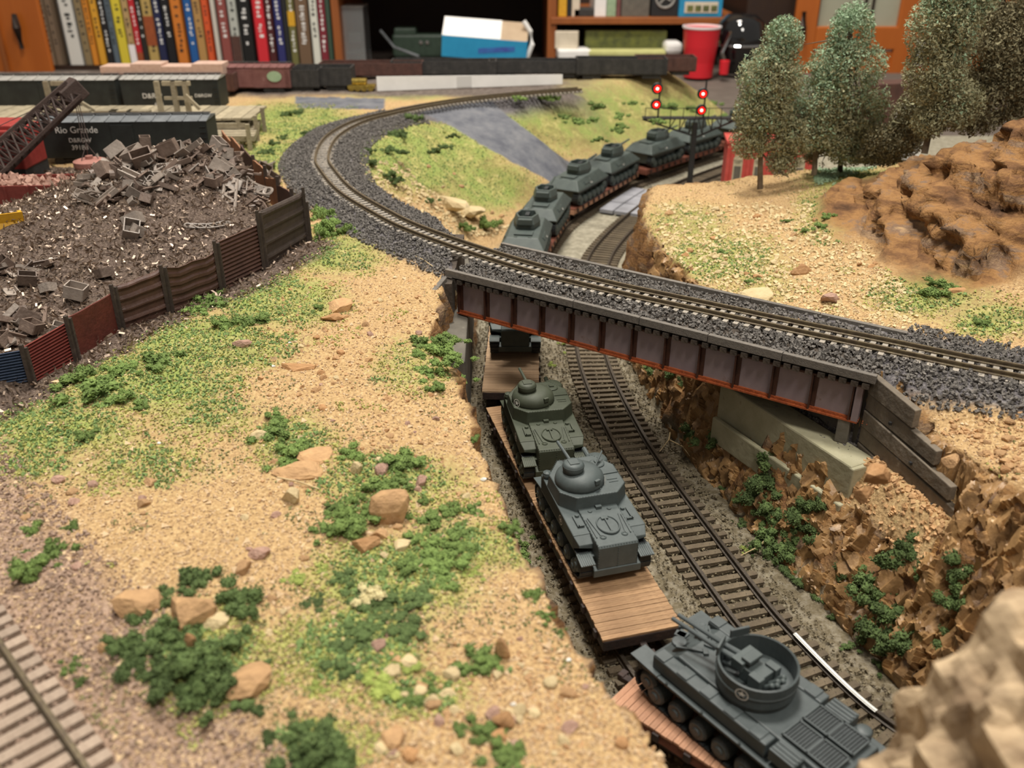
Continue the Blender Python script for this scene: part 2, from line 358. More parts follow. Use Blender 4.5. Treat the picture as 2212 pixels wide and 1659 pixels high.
_Y = [5, 14, 16.7, 20.9, 25.6, 31.4, 36.5, 43.7, 48, 52, 58, 63, 68, 74, 80, 88, 94, 100, 106, 112, 120, 135]
_XL = [7.5, 6.6, 5.4, 3.2, 1.6, .1, -1.1, -2.9, -3.0, -3.0, -2.8, -2.6, -2.3, -1.8, -.6, 1.6, 4, 7, 11, 16.5, 24, 38]
_WL = [1.2, 1.2, 1.2, 1.2, 1.2, 1.2, 1.2, 1.3, 1.0, 1.0, 1.0, 3, 7, 11, 13.5, 14.5, 15, 15, 15, 15, 15, 14]
_Y2 = [5, 20, 27, 29.2, 33.4, 39.8, 46, 51.8, 58, 64, 70, 76, 80, 84, 94, 100, 106, 112, 120, 135]
_XR = [19, 17.6, 16.3, 15.8, 14.3, 12.2, 10.4, 9.4, 8.6, 8.2, 8.7, 10.1, 40, 90, 95, 100, 100, 100, 100, 100]
_WR = [3, 3, 3.6, 4.2, 4.8, 5.0, 4.4, 2.8, 2.2, 1.8, 1.6, 2.0, 4, 6, 7, 7, 7, 7, 7, 7]
def height(x, y):
    x = np.asarray(x, float); y = np.asarray(y, float)
    U = np.full(x.shape, 8.3)
    for (a, b, _), ww in zip(HP, _w): U = U + ww * np.sqrt((x - a) ** 2 + (y - b) ** 2)
    U = U + 0.35 * fbm(x * .16, y * .16, 0, 3) + 0.16 * fbm(x * .7, y * .7, 0, 9)
    rocky = sstep(19.5, 23, x + .25 * (y - 55)) * sstep(45.5, 48.5, y) * (1 - sstep(66, 76, y)) * sstep(8.9, 10.2, U)
    st = (U + .13 * x - .10 * y + 1.6 * fbm(x * .10, y * .10, 0, 77, 3)) * .5; saw = st - np.floor(st); U = U + rocky * (1.5 * (sstep(.55, 1, saw) - saw) + 1.5 * fbm(x * .13, y * .13, 0, 55, 3) + .35 * fbm(x * .6, y * .6, 0, 57, 4))
    du = UP.dist(x, y); U = U + (8.78 - U) * (1 - sstep(2.6, 4.6, du))
    yk = sstep(0, 1.6, segdist(np.concatenate([FENCE, RETURN[1:]]), x, y)) * inside(YARD, x, y)
    U = np.where(inside(YARD, x, y), np.maximum(U, 8.3 + yk * (0.7 + 3.9 * np.exp(-((x + 24.0) / 8.0) ** 2 - ((y - 64.5) / 7.0) ** 2) + 1.6 * np.exp(-((x + 30) / 10.0) ** 2 - ((y - 55) / 8) ** 2) - 0.6 * np.exp(-((x + 35) / 9.0) ** 2 - ((y - 76) / 6) ** 2) - 1.5 * np.exp(-((x + 39) / 7.0) ** 2 - ((y - 66.5) / 4) ** 2) + 0.5 * fbm(x * .5, y * .5, 0, 31))), U)
    dl = LF.dist(x, y); U = U + (8.28 - U) * (1 - sstep(1.8, 3.6, dl))
    xl = np.interp(y, _Y, _XL); wl = np.interp(y, _Y, _WL); xr = np.interp(y, _Y2, _XR); wr = np.interp(y, _Y2, _WR)
    j = 0.5 * fbm(y * .45, x * .1, 0, 21) + 0.35 * fbm(y * 1.3, x * .3, 0, 22)
    tl = np.clip((xl + j - x) / wl, 0, 1); tr = np.clip((x - xr + j * .8) / wr, 0, 1)
    soft = sstep(60, 72, y); tl = tl * (1 - .25 * soft) + sstep(0, 1, tl) * .25 * soft; tr = tr * (1 - .3 * soft) + sstep(0, 1, tr) * .3 * soft
    low = -0.58 + 0.05 * fbm(x * .8, y * .8, 0, 5)
    h = low + (U - low) * np.maximum(tl, tr)
    rd = road_dist(x, y); rz = np.zeros(x.shape)
    for (a, b, _), ww in zip(ROADZ, _wr): rz = rz + ww * np.sqrt((x - a) ** 2 + (y - b) ** 2)
    h = h + (np.clip(rz, -.3, 8.8) - h) * (1 - sstep(.4, 4.0, rd)) * (tr < .01) * (np.maximum(tl, 0) > .004)
    return h
CARVE = [(np.array([(12.3, 44.6), (16.4, 36.4), (17.5, 36.7), (17.1, 38.0), (13.9, 46.6)]), 4.75), (np.array([(15.9, 36.2), (17.5, 38.3), (19.2, 31.6), (17.4, 30.4)]), 5.0)]
_height0 = height
def height(x, y):
    h = _height0(x, y); x = np.asarray(x, float); y = np.asarray(y, float)
    for poly, z in CARVE: h = np.where(inside(poly, x, y), (z if z < 4.9 else np.minimum(h, z)) + .1 * fbm(x * 2, y * 2, 0, 6), h)
    return h
def low_fac(x, y):
    xl = np.interp(y, _Y, _XL); wl = np.interp(y, _Y, _WL); xr = np.interp(y, _Y2, _XR); wr = np.interp(y, _Y2, _WR)
    return np.maximum(np.clip((xl - x) / wl, 0, 1), np.clip((x - xr) / wr, 0, 1))
GREEN = [(720, 545, 110, 45, .9), (600, 650, 130, 55, 1), (450, 745, 170, 60, 1), (300, 825, 190, 65, 1), (120, 925, 170, 60, 1), (430, 900, 130, 50, .6), (280, 1000, 180, 60, .5), (850, 1250, 170, 80, 1), (760, 1400, 160, 90, .9), (900, 1500, 120, 50, .7),
   (1000, 1180, 120, 60, .8), (850, 1040, 150, 60, .8), (450, 1420, 150, 100, .8), (640, 960, 90, 60, .7), (700, 1610, 110, 50, .8), (920, 335, 160, 75, 1.2), (1060, 400, 90, 50, 1.1), (640, 265, 130, 45, 1), (590, 340, 90, 40, 1), (1250, 250, 260, 80, .85), (1450, 250, 160, 70, .8),
   (1540, 560, 150, 55, .75), (1480, 480, 90, 40, .6), (1780, 460, 60, 60, .6), (2010, 640, 120, 50, .8), (2150, 690, 110, 35, .9), (1860, 390, 120, 26, .8), (1650, 620, 70, 40, .5), (900, 790, 90, 60, .6), (870, 200, 120, 16, .8), (60, 1000, 120, 40, .7), (1120, 1180, 40, 50, .7), (480, 640, 100, 30, .6)]
def green(x, y, z):
    px, py = proj(x, y, z); g = np.zeros(np.shape(x))
    for a, b, c, d, k in GREEN: g = np.maximum(g, k * np.clip(1.5 - np.sqrt(((px - a) / c) ** 2 + ((py - b) / d) ** 2), 0, 1))
    return np.clip(g, 0, 1.2)
# ------------------------------------------------------------------ terrain
FIELD = {}
def terrain():
    nr, nc = 470, 580
    t = np.linspace(0, 1, nr); ys = 7 + 126 * (0.45 * t + 0.55 * t ** 2); ss = np.linspace(-1, 1, nc)
    Yg, Sg = np.meshgrid(ys, ss, indexing='ij'); Xg = Sg * (15 + 0.64 * Yg)
    H = height(Xg, Yg); gx = np.gradient(H, axis=1) / np.gradient(Xg, axis=1); gy = np.gradient(H, axis=0) / np.gradient(Yg, axis=0)
    sl = np.sqrt(gx ** 2 + gy ** 2); steep = sstep(0.9, 2.2, sl) * (1 - (inside(CARVE[0][0], Xg, Yg) | inside(CARVE[1][0], Xg, Yg))) * (low_fac(Xg, Yg) > 0.02) * (1 - .75 * sstep(72, 82, Yg)) * (1 - inside(YARD, Xg, Yg))
    def facet(sc, seed, zs, hs=1.0):
        X_, Y_, Z_ = Xg * sc * hs + .25 * fbm(Xg * .9, Yg * .9, H, seed + 9, 2), Yg * sc * hs, (H + .16 * Xg - .05 * Yg) * sc * zs; ix, iy, iz = [np.floor(t_).astype(np.int64) for t_ in (X_, Y_, Z_)]; best = np.full(H.shape, 9.0); val = np.zeros(H.shape)
        for a_ in (-1, 0, 1):
            for b_ in (-1, 0, 1):
                for c_ in (-1, 0, 1):
                    jx, jy, jz = ix + a_, iy + b_, iz + c_; ex, ey, ez = X_ - jx - _h(jx, jy, jz, seed), Y_ - jy - _h(jx, jy, jz, seed + 1), Z_ - jz - _h(jx, jy, jz, seed + 2); d = ex ** 2 + ey ** 2 + ez ** 2
                    v = (_h(jx, jy, jz, seed + 3) - .5) * .5 + ex * (_h(jx, jy, jz, seed + 4) - .5) * 2.2 + ey * (_h(jx, jy, jz, seed + 5) - .5) * 2.2 + ez * (_h(jx, jy, jz, seed + 6) - .5) * 2.2; m_ = d < best
                    best = np.where(m_, d, best); val = np.where(m_, v, val)
        return val / sc
    amp = steep * np.where(Xg < np.interp(Yg, _Y, _XL) + 1.5, .28, .45) * (0.75 * facet(.55, 12, .6) + .8 * facet(1.3, 32, .6) + .5 * facet(2.6, 52, .8))
    hm = sstep(20, 23, Xg + .25 * (Yg - 55)) * sstep(45.5, 48, Yg) * (1 - sstep(66, 74, Yg)) * sstep(9.2, 10.4, H); amp = amp + hm * (.75 * facet(.75, 72, 1.2, .35) + .7 * facet(1.5, 92, 1.1, .4))
    n = np.stack([-gx, -gy, np.ones_like(H)], -1); n /= np.linalg.norm(n, axis=-1, keepdims=True); n[..., 2] *= .3
    P = np.stack([Xg, Yg, H], -1) + n * amp[..., None]
    grain = (1 - steep) * (low_fac(Xg, Yg) > .05) * (0.07 * fbm(Xg * 3, Yg * 3, 0, 61, 3)); P[..., 2] += grain
    idx = np.arange(nr * nc).reshape(nr, nc); q = np.stack([idx[:-1, :-1], idx[:-1, 1:], idx[1:, 1:], idx[1:, :-1]], -1).reshape(-1, 4)
    o = npmesh('ground', P.reshape(-1, 3), q, 'terrain', flat=False); structure(o); o['label'] = 'sandy scenery base of the model railway with grassy patches'
    g = green(Xg, Yg, H); lf = low_fac(Xg, Yg)
    rocky = np.maximum(sstep(19.5, 22.5, Xg + .25 * (Yg - 55) + 1.5 * fbm(Xg * .4, Yg * .4, 0, 58)) * sstep(45, 47.5, Yg) * (1 - sstep(66, 74, Yg)) * sstep(8.9, 9.8, H), steep)
    FIELD.update(ys=ys, nc=nc, h=H + grain, up=UP.dist(Xg, Yg), lf=LF.dist(Xg, Yg), yard=inside(YARD, Xg, Yg) * 1.0, fence=segdist(FENCE, Xg, Yg), rock=rocky, low=lf, green=g, road=1 - sstep(0, .4, road_dist(Xg, Yg)))
    f = road_dist(Xg, Yg)
    road = 1 - sstep(.25, .5, f + .25 * fbm(Xg, Yg, 0, 3))
    px, py = proj(Xg, Yg, H); road = np.maximum(road, (py < 236) * (py > 205) * (px > 640) * (px < 830) * 1.0 * (np.abs(py - 222 - (px - 700) * .02) < 12))
    up = 1 - sstep(3.0, 3.9, UP.dist(Xg, Yg) + .5 * fbm(Xg * .8, Yg * .8, 0, 8)); up = np.maximum(up * sstep(.7, .9, low_fac(Xg, Yg)), inside(CARVE[0][0], Xg, Yg) * 1.0)
    low = (1 - sstep(.0, .12, lf)) * (1 - road); yard = inside(YARD, Xg, Yg) * 1.0; fd = segdist(FENCE, Xg, Yg)
    yard = np.maximum(yard, 1 - sstep(1.3, 2.3, fd + .6 * fbm(Xg * .7, Yg * .7, 0, 4)))
    red = 1 - sstep(3.6, 5.6, LF.dist(Xg, Yg) + 1.2 * fbm(Xg * .5, Yg * .5, 0, 14)); back = sstep(112, 116, Yg + 2 * fbm(Xg * .2, Yg * .2, 0, 2)) * (1 - sstep(4, 14, Xg + 3 * fbm(Xg * .3, Yg * .3, 0, 7)))
    for name, arr in (('m1', (g * (1 - low), rocky, up, road)), ('m2', (low, np.maximum(yard, 0), red, back)), ('m3', (low * sstep(58, 68, Yg), 0 * low, 0 * low, 0 * low))):
        at = o.data.attributes.new(name, 'FLOAT_COLOR', 'POINT'); at.data.foreach_set('color', np.stack([np.clip(k, 0, 1.2) for k in arr], -1).astype(np.float32).ravel())
    return o
def terrain_material():
    m = bpy.data.materials.new('terrain'); m.use_nodes = True; nt = m.node_tree; N = nt.nodes; L = nt.links; p = N['Principled BSDF']; p.inputs['Roughness'].default_value = 0.92; p.inputs['Specular IOR Level'].default_value = 0.25
    tc = N.new('ShaderNodeTexCoord'); mp = N.new('ShaderNodeMapping'); mp.inputs['Scale'].default_value = (1 / S,) * 3; L.new(tc.outputs['Object'], mp.inputs[0])
    def noise(sc, det=6, rough=.65):
        n = N.new('ShaderNodeTexNoise'); n.inputs['Scale'].default_value = sc; n.inputs['Detail'].default_value = det; n.inputs['Roughness'].default_value = rough; L.new(mp.outputs[0], n.inputs['Vector']); return n.outputs['Fac']
    def voro(sc):
        n = N.new('ShaderNodeTexVoronoi'); n.inputs['Scale'].default_value = sc; L.new(mp.outputs[0], n.inputs['Vector']); return n
    def ramp(fac, *st):
        r = N.new('ShaderNodeValToRGB'); e = r.color_ramp.elements
        e[0].position, e[0].color = st[0][0], lin(st[0][1]); e[1].position, e[1].color = st[-1][0], lin(st[-1][1])
        for a, b in st[1:-1]: k = e.new(a); k.color = lin(b)
        L.new(fac, r.inputs[0]); return r.outputs[0]
    def mix(f, a, b):
        x = N.new('ShaderNodeMix'); x.data_type = 'RGBA'; L.new(f, x.inputs[0]); L.new(a, x.inputs[6]); L.new(b, x.inputs[7]); return x.outputs[2]
    def math_(op, a, b):
        x = N.new('ShaderNodeMath'); x.operation = op; x.use_clamp = True
        for i, k in enumerate((a, b)):
            if isinstance(k, (int, float)): x.inputs[i].default_value = k
            else: L.new(k, x.inputs[i])
        return x.outputs[0]
    ch = {}
    for nm, keys in (('m1', 'grass rock up road'), ('m2', 'low yard red back'), ('m3', 'farlow n1 n2 n3')):
        a = N.new('ShaderNodeAttribute'); a.attribute_name = nm; sp = N.new('ShaderNodeSeparateColor'); L.new(a.outputs['Color'], sp.inputs[0])
        for k, s_ in zip(keys.split(), list(sp.outputs) + [a.outputs['Alpha']]): ch[k] = s_
    mp2 = N.new('ShaderNodeMapping'); mp2.inputs['Scale'].default_value = (.22 / S, .22 / S, 1.3 / S); mp2.inputs['Rotation'].default_value = (.12, -.16, 0); L.new(tc.outputs['Object'], mp2.inputs[0]); sn = N.new('ShaderNodeTexNoise'); sn.inputs['Scale'].default_value = .8; sn.inputs['Detail'].default_value = 9; sn.inputs['Roughness'].default_value = .68; L.new(mp2.outputs[0], sn.inputs['Vector']); strat = sn.outputs['Fac']
    n1, n2, n3 = noise(.35), noise(1.6), noise(7.0, 4); vg = voro(5.5)
    sand = ramp(n3, (.30, '826a49'), (.45, 'ae9064'), (.58, 'c6a878'), (.72, 'e6d0a8')); sand = mix(math_('MULTIPLY', n1, .55), sand, ramp(n2, (.35, 'a0815c'), (.6, 'bc9d78'), (.7, '9a8060')))
    grass = ramp(n2, (.3, '6c7048'), (.45, '8e8f55'), (.58, 'aba566'), (.7, 'c8b784'))
    grass = mix(ramp(n1, (.42, '000000'), (.56, 'ffffff')), grass, ramp(n3, (.3, '687a42'), (.5, '8a9a52'), (.7, 'aeb068')))
    gf = math_('MULTIPLY', math_('SUBTRACT', math_('ADD', math_('MULTIPLY', ch['grass'], .5), math_('MULTIPLY', math_('ADD', math_('MULTIPLY', n2, .6), math_('MULTIPLY', n3, .5)), .9)), .56), 2.6)
    col = mix(gf, sand, grass)
    col = mix(ch['rock'], col, ramp(strat, (.32, '432f21'), (.43, '725236'), (.52, '967046'), (.58, '776150'), (.70, 'ba9a70')))
    col = mix(ch['red'], col, ramp(n3, (.3, '75604f'), (.5, '9c8370'), (.7, 'b9a08c')))
    col = mix(ch['yard'], col, ramp(n3, (.3, '3d332c'), (.5, '5c4e45'), (.7, '84756a')))
    col = mix(ch['low'], col, ramp(noise(2.2, 8, .75), (.32, '51493a'), (.46, '6e644f'), (.56, '807868'), (.7, '9d9378')))
    col = mix(ch['farlow'], col, ramp(noise(1.5, 8, .7), (.32, '7a7566'), (.5, '96907e'), (.68, 'aea896')))
    col = mix(ch['up'], col, ramp(n3, (.3, '474446'), (.5, '646062'), (.7, '8c8885')))
    col = mix(ch['back'], col, ramp(n2, (.3, '4f4741'), (.5, '645a53'), (.7, '7d726a')))
    col = mix(ch['road'], col, ramp(noise(.5), (.35, '585a62'), (.5, '686a70'), (.65, '75767a')))
    L.new(col, p.inputs['Base Color'])
    bp = N.new('ShaderNodeBump'); bp.inputs['Strength'].default_value = .9; bp.inputs['Distance'].default_value = .10 * S
    hh = math_('ADD', math_('MULTIPLY', n3, .8), math_('MULTIPLY', vg.outputs['Distance'], .35)); hh = math_('MULTIPLY', hh, math_('SUBTRACT', 1.0, math_('MULTIPLY', ch['road'], .8)))
    L.new(hh, bp.inputs['Height']); L.new(bp.outputs[0], p.inputs['Normal']); MATS['terrain'] = m
terrain_material(); GROUND = terrain()
def look(name, x, y):
    x = np.atleast_1d(np.asarray(x, float)); y = np.atleast_1d(np.asarray(y, float)); ys, nc = FIELD['ys'], FIELD['nc']
    j = np.clip(np.searchsorted(ys, y) - 1, 0, len(ys) - 2); ty = np.clip((y - ys[j]) / (ys[j + 1] - ys[j]), 0, 1)
    sx = np.clip((x / (15 + .64 * y) + 1) / 2 * (nc - 1), 0, nc - 1.001); i = sx.astype(int); tx = sx - i; A = FIELD[name]
    return (A[j, i] * (1 - tx) + A[j, i + 1] * tx) * (1 - ty) + (A[j + 1, i] * (1 - tx) + A[j + 1, i + 1] * tx) * ty
def hq(x, y): return look('h', x, y)

# ------------------------------------------------------------------ tracks
def rail_mb(path, off, ztop, h, w, s0, s1, step=0.5):
    prof = [(-w * .9, -h), (w * .9, -h), (w * .9, -h * .8), (w * .22, -h * .65), (w * .22, -h * .38), (w * .5, -h * .3), (w * .5, 0), (-w * .5, 0), (-w * .5, -h * .3), (-w * .22, -h * .38), (-w * .22, -h * .65), (-w * .9, -h * .8)]
    rings = []; d = s0
    while d <= s1 + 1e-6:
        p, t = path.at(d); n = np.array((t[1], -t[0])); rings.append([(p[0] + n[0] * (off + a), p[1] + n[1] * (off + a), ztop + b) for a, b in prof]); d += step
    return MB().loft(rings)
def track(path, z, gauge, tie, label, tiemat, railmat, s0, s1, railh=0.3, railw=0.17, jitter=0.02):
    p0, _ = path.at(s0); t = thing('railway_track', label, 'track', (p0[0], p0[1], z - .5), 0, world=True)
    for sgn in (-1, 1): rail_mb(path, sgn * gauge / 2, z, railh, railw, s0, s1).build('rail', railmat, t)
    L_, W_, T_, SPC = tie; me = None
    d = s0 + SPC / 2; n = 0
    while d < s1 and n < 299:
        p, tg = path.at(d)
        if me is None:
            b = MB().box((0, 0, 0), (L_, W_, T_)); o = b.build('tie', tiemat, t, bev=0.015); me = o.data
        else:
            o = o0.copy(); COL.objects.link(o)
        if n == 0: o0 = o
        o.parent = t; n += 1
        o.location = Vector((p[0] * S, p[1] * S, (z - railh - T_ / 2 + random.uniform(-1, 0) * jitter) * S)) - Vector(t.location)
        o.rotation_euler = (0, 0, math.atan2(tg[1], tg[0]) - math.pi / 2 + random.uniform(-1, 1) * jitter); d += SPC * random.uniform(.96, 1.04)
    return t
TIE = (3.55, 0.33, 0.22, 0.66)
t2 = track(L2, 0, 2.0, TIE, 'dark weathered track in the cut, empty, beside the tank train', 'tie_brown', 'rail_dark', 0, L2.l[-1] - 2)
t1 = track(L1, 0, 2.0, TIE, 'dark weathered track in the cut under the tank train', 'tie_brown', 'rail_dark', 0, L1.l[-1] - 2)
tu = track(UP, ZU, 1.12, (2.0, 0.27, 0.2, 0.56), 'narrow upper track curving round the hill and over the girder bridge', 'tie_grey', 'rail_steel', 0, UP.l[-1] - 1, 0.27, 0.13)
tl_ = track(LF, 8.78, 1.62, (3.0, 0.36, 0.22, 0.6), 'pale dusty track on reddish gravel beside the rocky outcrop', 'tie_pale', 'rail_steel', 0, LF.l[-1], 0.26, 0.13)
# bright paint on one rail foot by the anti-aircraft tank
s0 = L2.near(*(G(1715, 1368, 0)[:2])); s1 = L2.near(*(G(1880, 1540, 0)[:2]))
o = rail_mb(L2, .98, 0.012, 0.04, 0.12, min(s0, s1), max(s0, s1)).build('paint_streak', 'white_paint', t2); o['label'] = 'white paint worn onto the rail head'

# ------------------------------------------------------------------ scattered grains (uncountable)
_tv = np.array([(1, 1, 1), (-1, -1, 1), (-1, 1, -1), (1, -1, -1)]) * .75; _tf = np.array([(0, 2, 1), (0, 1, 3), (0, 3, 2), (1, 2, 3)])
_ico_v = np.array([(1, 0, 0), (-1, 0, 0), (0, 1, 0), (0, -1, 0), (0, 0, 1), (0, 0, -1)], float); _ico_f = np.array([(0, 2, 4), (2, 1, 4), (1, 3, 4), (3, 0, 4), (2, 0, 5), (1, 2, 5), (3, 1, 5), (0, 3, 5)])
_cv = np.array([(x, y, z) for x in (-.7, .7) for y in (-.7, .7) for z in (-.7, .7)]); _cf = np.array([(0, 1, 3), (0, 3, 2), (4, 6, 7), (4, 7, 5), (0, 4, 5), (0, 5, 1), (2, 3, 7), (2, 7, 6), (0, 2, 6), (0, 6, 4), (1, 5, 7), (1, 7, 3)])
def grains(name, pts, r, material, label, parent=None, cube=False, flat=1.0):
    n = len(pts); bv, bf = (_cv, _cf) if cube else (_tv, _tf); k = len(bv)
    v = bv[None] * RNG.uniform(.55, 1.25, (n, k, 1)) * RNG.uniform(.7, 1.3, (n, 1, 3))
    q = RNG.normal(size=(n, 4)); q /= np.linalg.norm(q, axis=1, keepdims=True); w_, x, y, z = q.T
    Rm = np.stack([1 - 2 * (y * y + z * z), 2 * (x * y - z * w_), 2 * (x * z + y * w_), 2 * (x * y + z * w_), 1 - 2 * (x * x + z * z), 2 * (y * z - x * w_), 2 * (x * z - y * w_), 2 * (y * z + x * w_), 1 - 2 * (x * x + y * y)], -1).reshape(n, 3, 3)
    v = np.einsum('nij,nkj->nki', Rm, v); v[..., 2] *= flat
    v = v * np.asarray(r).reshape(-1, 1, 1) + np.asarray(pts)[:, None, :]
    f = (bf[None] + (np.arange(n) * k)[:, None, None]).reshape(-1, 3)
    o = npmesh(name, v.reshape(-1, 3), f, material, parent=parent or GROUND); o['kind'] = 'stuff'
    o['label'] = label; return o
def along(path, s0, s1, n, w0, w1):
    d = RNG.uniform(s0, s1, n); off = RNG.uniform(w0, w1, n); P = np.array([np.concatenate(path.at(a)) for a in d]); return P[:, 0] + P[:, 3] * off, P[:, 1] - P[:, 2] * off
def on_bridge(x, y):
    s_ = (x - BL[0]) * BD[0] + (y - BL[1]) * BD[1]; t_ = (x - BL[0]) * BN[0] + (y - BL[1]) * BN[1]; return (s_ > -.4) & (s_ < BLEN + .4), t_
sb0, sb1 = UP.near(22, 38.4), UP.near(-16.5, 84)
x, y = along(UP, UP.near(26, 36.5), UP.near(-12, 100.5), 27000, -3.7, 4.0); ob, tt = on_bridge(x, y)
k = (np.where(ob, (tt > .25) & (tt < 5.6), low_fac(x, y) > .85)); x, y, ob = x[k], y[k], ob[k]
dist = look('up', x, y); z = np.where(ob, 8.72, hq(x, y)) + RNG.uniform(0, .16, len(x)) + .14 * (1 - sstep(1.0, 2.4, dist)); z = np.where(dist < 1.0, np.minimum(z, 8.93), z)
grains('ballast_gravel', np.stack([x, y, z], -1), RNG.uniform(.05, .125, len(x)), 'ballast', 'dark grey crushed stone ballast heaped round the upper track', cube=True)
xs, ys = [], []
for pth in (L1, L2):
    a, b = along(pth, 0, pth.near(7, 76), 9000, -2.8, 2.8); xs.append(a); ys.append(b)
x = np.concatenate(xs); y = np.concatenate(ys); k = low_fac(x, y) < .02; x, y = x[k], y[k]
grains('ballast_gravel', np.stack([x, y, -.50 + RNG.uniform(0, .12, len(x))], -1), RNG.uniform(.03, .085, len(x)), 'ballast_low', 'fine pale dirty gravel between the sleepers in the cut', cube=True)

x, y = along(LF, 0, LF.l[-1], 9000, -5.0, 5.0); z = hq(x, y) + RNG.uniform(0, .06, len(x)); dd = look('lf', x, y); z = np.where(dd < 1.6, 8.36 + RNG.uniform(0, .08, len(x)), z)
grains('ballast_gravel', np.stack([x, y, z], -1), RNG.uniform(.03, .085, len(x)), 'gravel_red', 'reddish grey gravel round the pale dusty track', cube=True)

# ------------------------------------------------------------------ bridge
br = thing('girder_bridge', 'rusty plate girder bridge carrying the upper track over the cut', 'bridge', (BL[0], BL[1], 6.2), 0, world=True)
ANG = math.atan2(BD[1], BD[0])
def bbox(mb, s0, s1, t0, t1, z0, z1):
    c = bx((s0 + s1) / 2, (t0 + t1) / 2); return mb.box((c[0], c[1], (z0 + z1) / 2), (abs(s1 - s0), abs(t1 - t0), z1 - z0), rz=ANG)
for t0, nm in ((0.0, 1), (5.3, 0)):
    bbox(MB(), 0, BLEN, t0 + .22, t0 + .34, 6.25, 8.2).build('girder_web', 'girder_web', br)
    bbox(bbox(MB(), 0, BLEN, t0, t0 + .6, 6.2, 6.28), 0, BLEN, t0 + .12, t0 + .22, 6.28, 6.42).build('bottom_flange', 'girder_rust', br)
    bbox(MB(), 0, BLEN, t0, t0 + .6, 8.16, 8.26).build('top_flange', 'girder_stiff', br)
    n = 12
    for i in range(n + 1):
        s_ = .12 + i * (BLEN - .55) / n
        m = bbox(MB(), s_ - .04, s_ + .04, t0 + .0, t0 + .22, 6.28, 8.16); bbox(m, s_ + .06, s_ + .26, t0 + .17, t0 + .22, 6.3, 8.16); m.build('stiffener', 'girder_stiff', br)
    if nm:
        m = MB()
        for i in range(150): p = bx(.2 + i * (BLEN - .4) / 109, .14); m.rivet((p[0], p[1], 6.36), .045); p = bx(.2 + i * (BLEN - .4) / 109, .06); m.rivet((p[0], p[1], 6.29), .04)
        m.build('rivet_row', 'girder_rust', br)
m = bbox(MB(), BLEN - .32, BLEN, .02, .22, 6.25, 8.2); m.build('end_plate', 'girder_web', br)
bbox(MB(), -.3, BLEN + .3, .1, 5.8, 8.42, 8.72).build('deck', 'timber_dark', br)
me = None
for i in range(46):
    s_ = -.1 + i * (BLEN + .2) / 45; p = bx(s_ + random.uniform(-.06, .06), 2.9)
    o = MB().box((0, 0, 0), (.33, 6.2 + random.uniform(-.05, .1), .26)).build('bridge_tie', 'timber_dark', br) if me is None else base_tie.copy()
    if me is None: me = o.data; base_tie = o
    else: COL.objects.link(o)
    o.location = Vector((p[0] * S, p[1] * S, 8.34 * S)) - Vector(br.location); o.rotation_euler = (0, 0, ANG + random.uniform(-.01, .01))
cuts = [-.7, 4.1, 8.3, 12.4, 16.3, 20.2, BLEN + .5]
for t0 in (-.18, 5.72):
    for a, b in zip(cuts[:-1], cuts[1:]):
        bbox(MB(), a + .02, b - .02, t0, t0 + .28, 8.56 + random.uniform(-.02, .02), 8.98).build('curb_timber', 'timber_grey', br, bev=.02)
# abutments and wing walls
def slab(mb, a, b, w_, z0, z1, z0b=None, z1b=None):       # wall from a to b (xy), thickness w_ to its left side
    a = np.array(a, float); b = np.array(b, float); d = (b - a) / np.linalg.norm(b - a); n = np.array((-d[1], d[0])) * w_
    z0b = z0 if z0b is None else z0b; z1b = z1 if z1b is None else z1b
    A_ = [(*a, z0), (*(a + n), z0), (*(a + n), z1), (*a, z1)]; B_ = [(*b, z0b), (*(b + n), z0b), (*(b + n), z1b), (*b, z1b)]; return mb.loft([A_, B_])
ab = thing('bridge_abutment', 'pale yellowish concrete abutment under the rusty end of the girder bridge', 'abutment', (14, 39, 0), 0, world=True)
slab(MB(), (11.6, 44.6), (16.0, 35.9), 1.6, 1.5, 4.9).build('abutment_wall', 'concrete', ab, bev=.1)
slab(MB(), (11.5, 44.2), (15.9, 35.6), -.3, 1.5, 3.0).build('footing', 'concrete', ab, bev=.08)
slab(MB(), (16.05, 35.75), (17.9, 36.55), .5, 2.5, 4.84).build('return_wall', 'concrete', ab, bev=.08)
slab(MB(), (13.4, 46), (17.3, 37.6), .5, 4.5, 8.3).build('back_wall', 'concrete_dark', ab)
bbox(MB(), BLEN - .9, BLEN - .3, .05, .6, 4.9, 6.2).build('bearing_block', 'concrete_dark', ab, bev=.05)
ww = thing('wing_wall', 'weathered grey plank wing wall sloping down from the bridge end', 'wall', (17.2, 37, 5), 0, world=True)
P0 = np.array((16.9, 37.9)); P1 = np.array((18.9, 31.2))
for i, (z0, z1, e) in enumerate(((7.8, 8.8, .46), (6.9, 7.77, .70), (6.0, 6.87, .88), (5.1, 5.97, 1.02), (4.2, 5.07, 1.08))):
    slab(MB(), P0 + (i % 2) * .06, P0 + (P1 - P0) * e + (i % 2) * .06, .35, z0, z1, z0 - .35 * e, z1 - .55 * e).build('plank', 'wing_plank', ww, bev=.04)
for i in range(3):
    p = P0 + (P1 - P0) * (.28 + .25 * i); MB().box((p[0] - .05, p[1], 7.2 - 1.1 * i), (.12, .14, .14)).build('bolt', 'signal_black', ww)
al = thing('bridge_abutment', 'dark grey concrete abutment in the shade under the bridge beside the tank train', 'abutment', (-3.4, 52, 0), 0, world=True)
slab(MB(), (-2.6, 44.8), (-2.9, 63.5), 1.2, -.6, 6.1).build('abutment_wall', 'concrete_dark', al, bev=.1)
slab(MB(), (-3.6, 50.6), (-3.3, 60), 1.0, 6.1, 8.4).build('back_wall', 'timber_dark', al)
wl_ = thing('wing_wall', 'short dark plank wing wall leaning against the sandy bank', 'wall', (-4.6, 49, 6.5), 0, world=True)
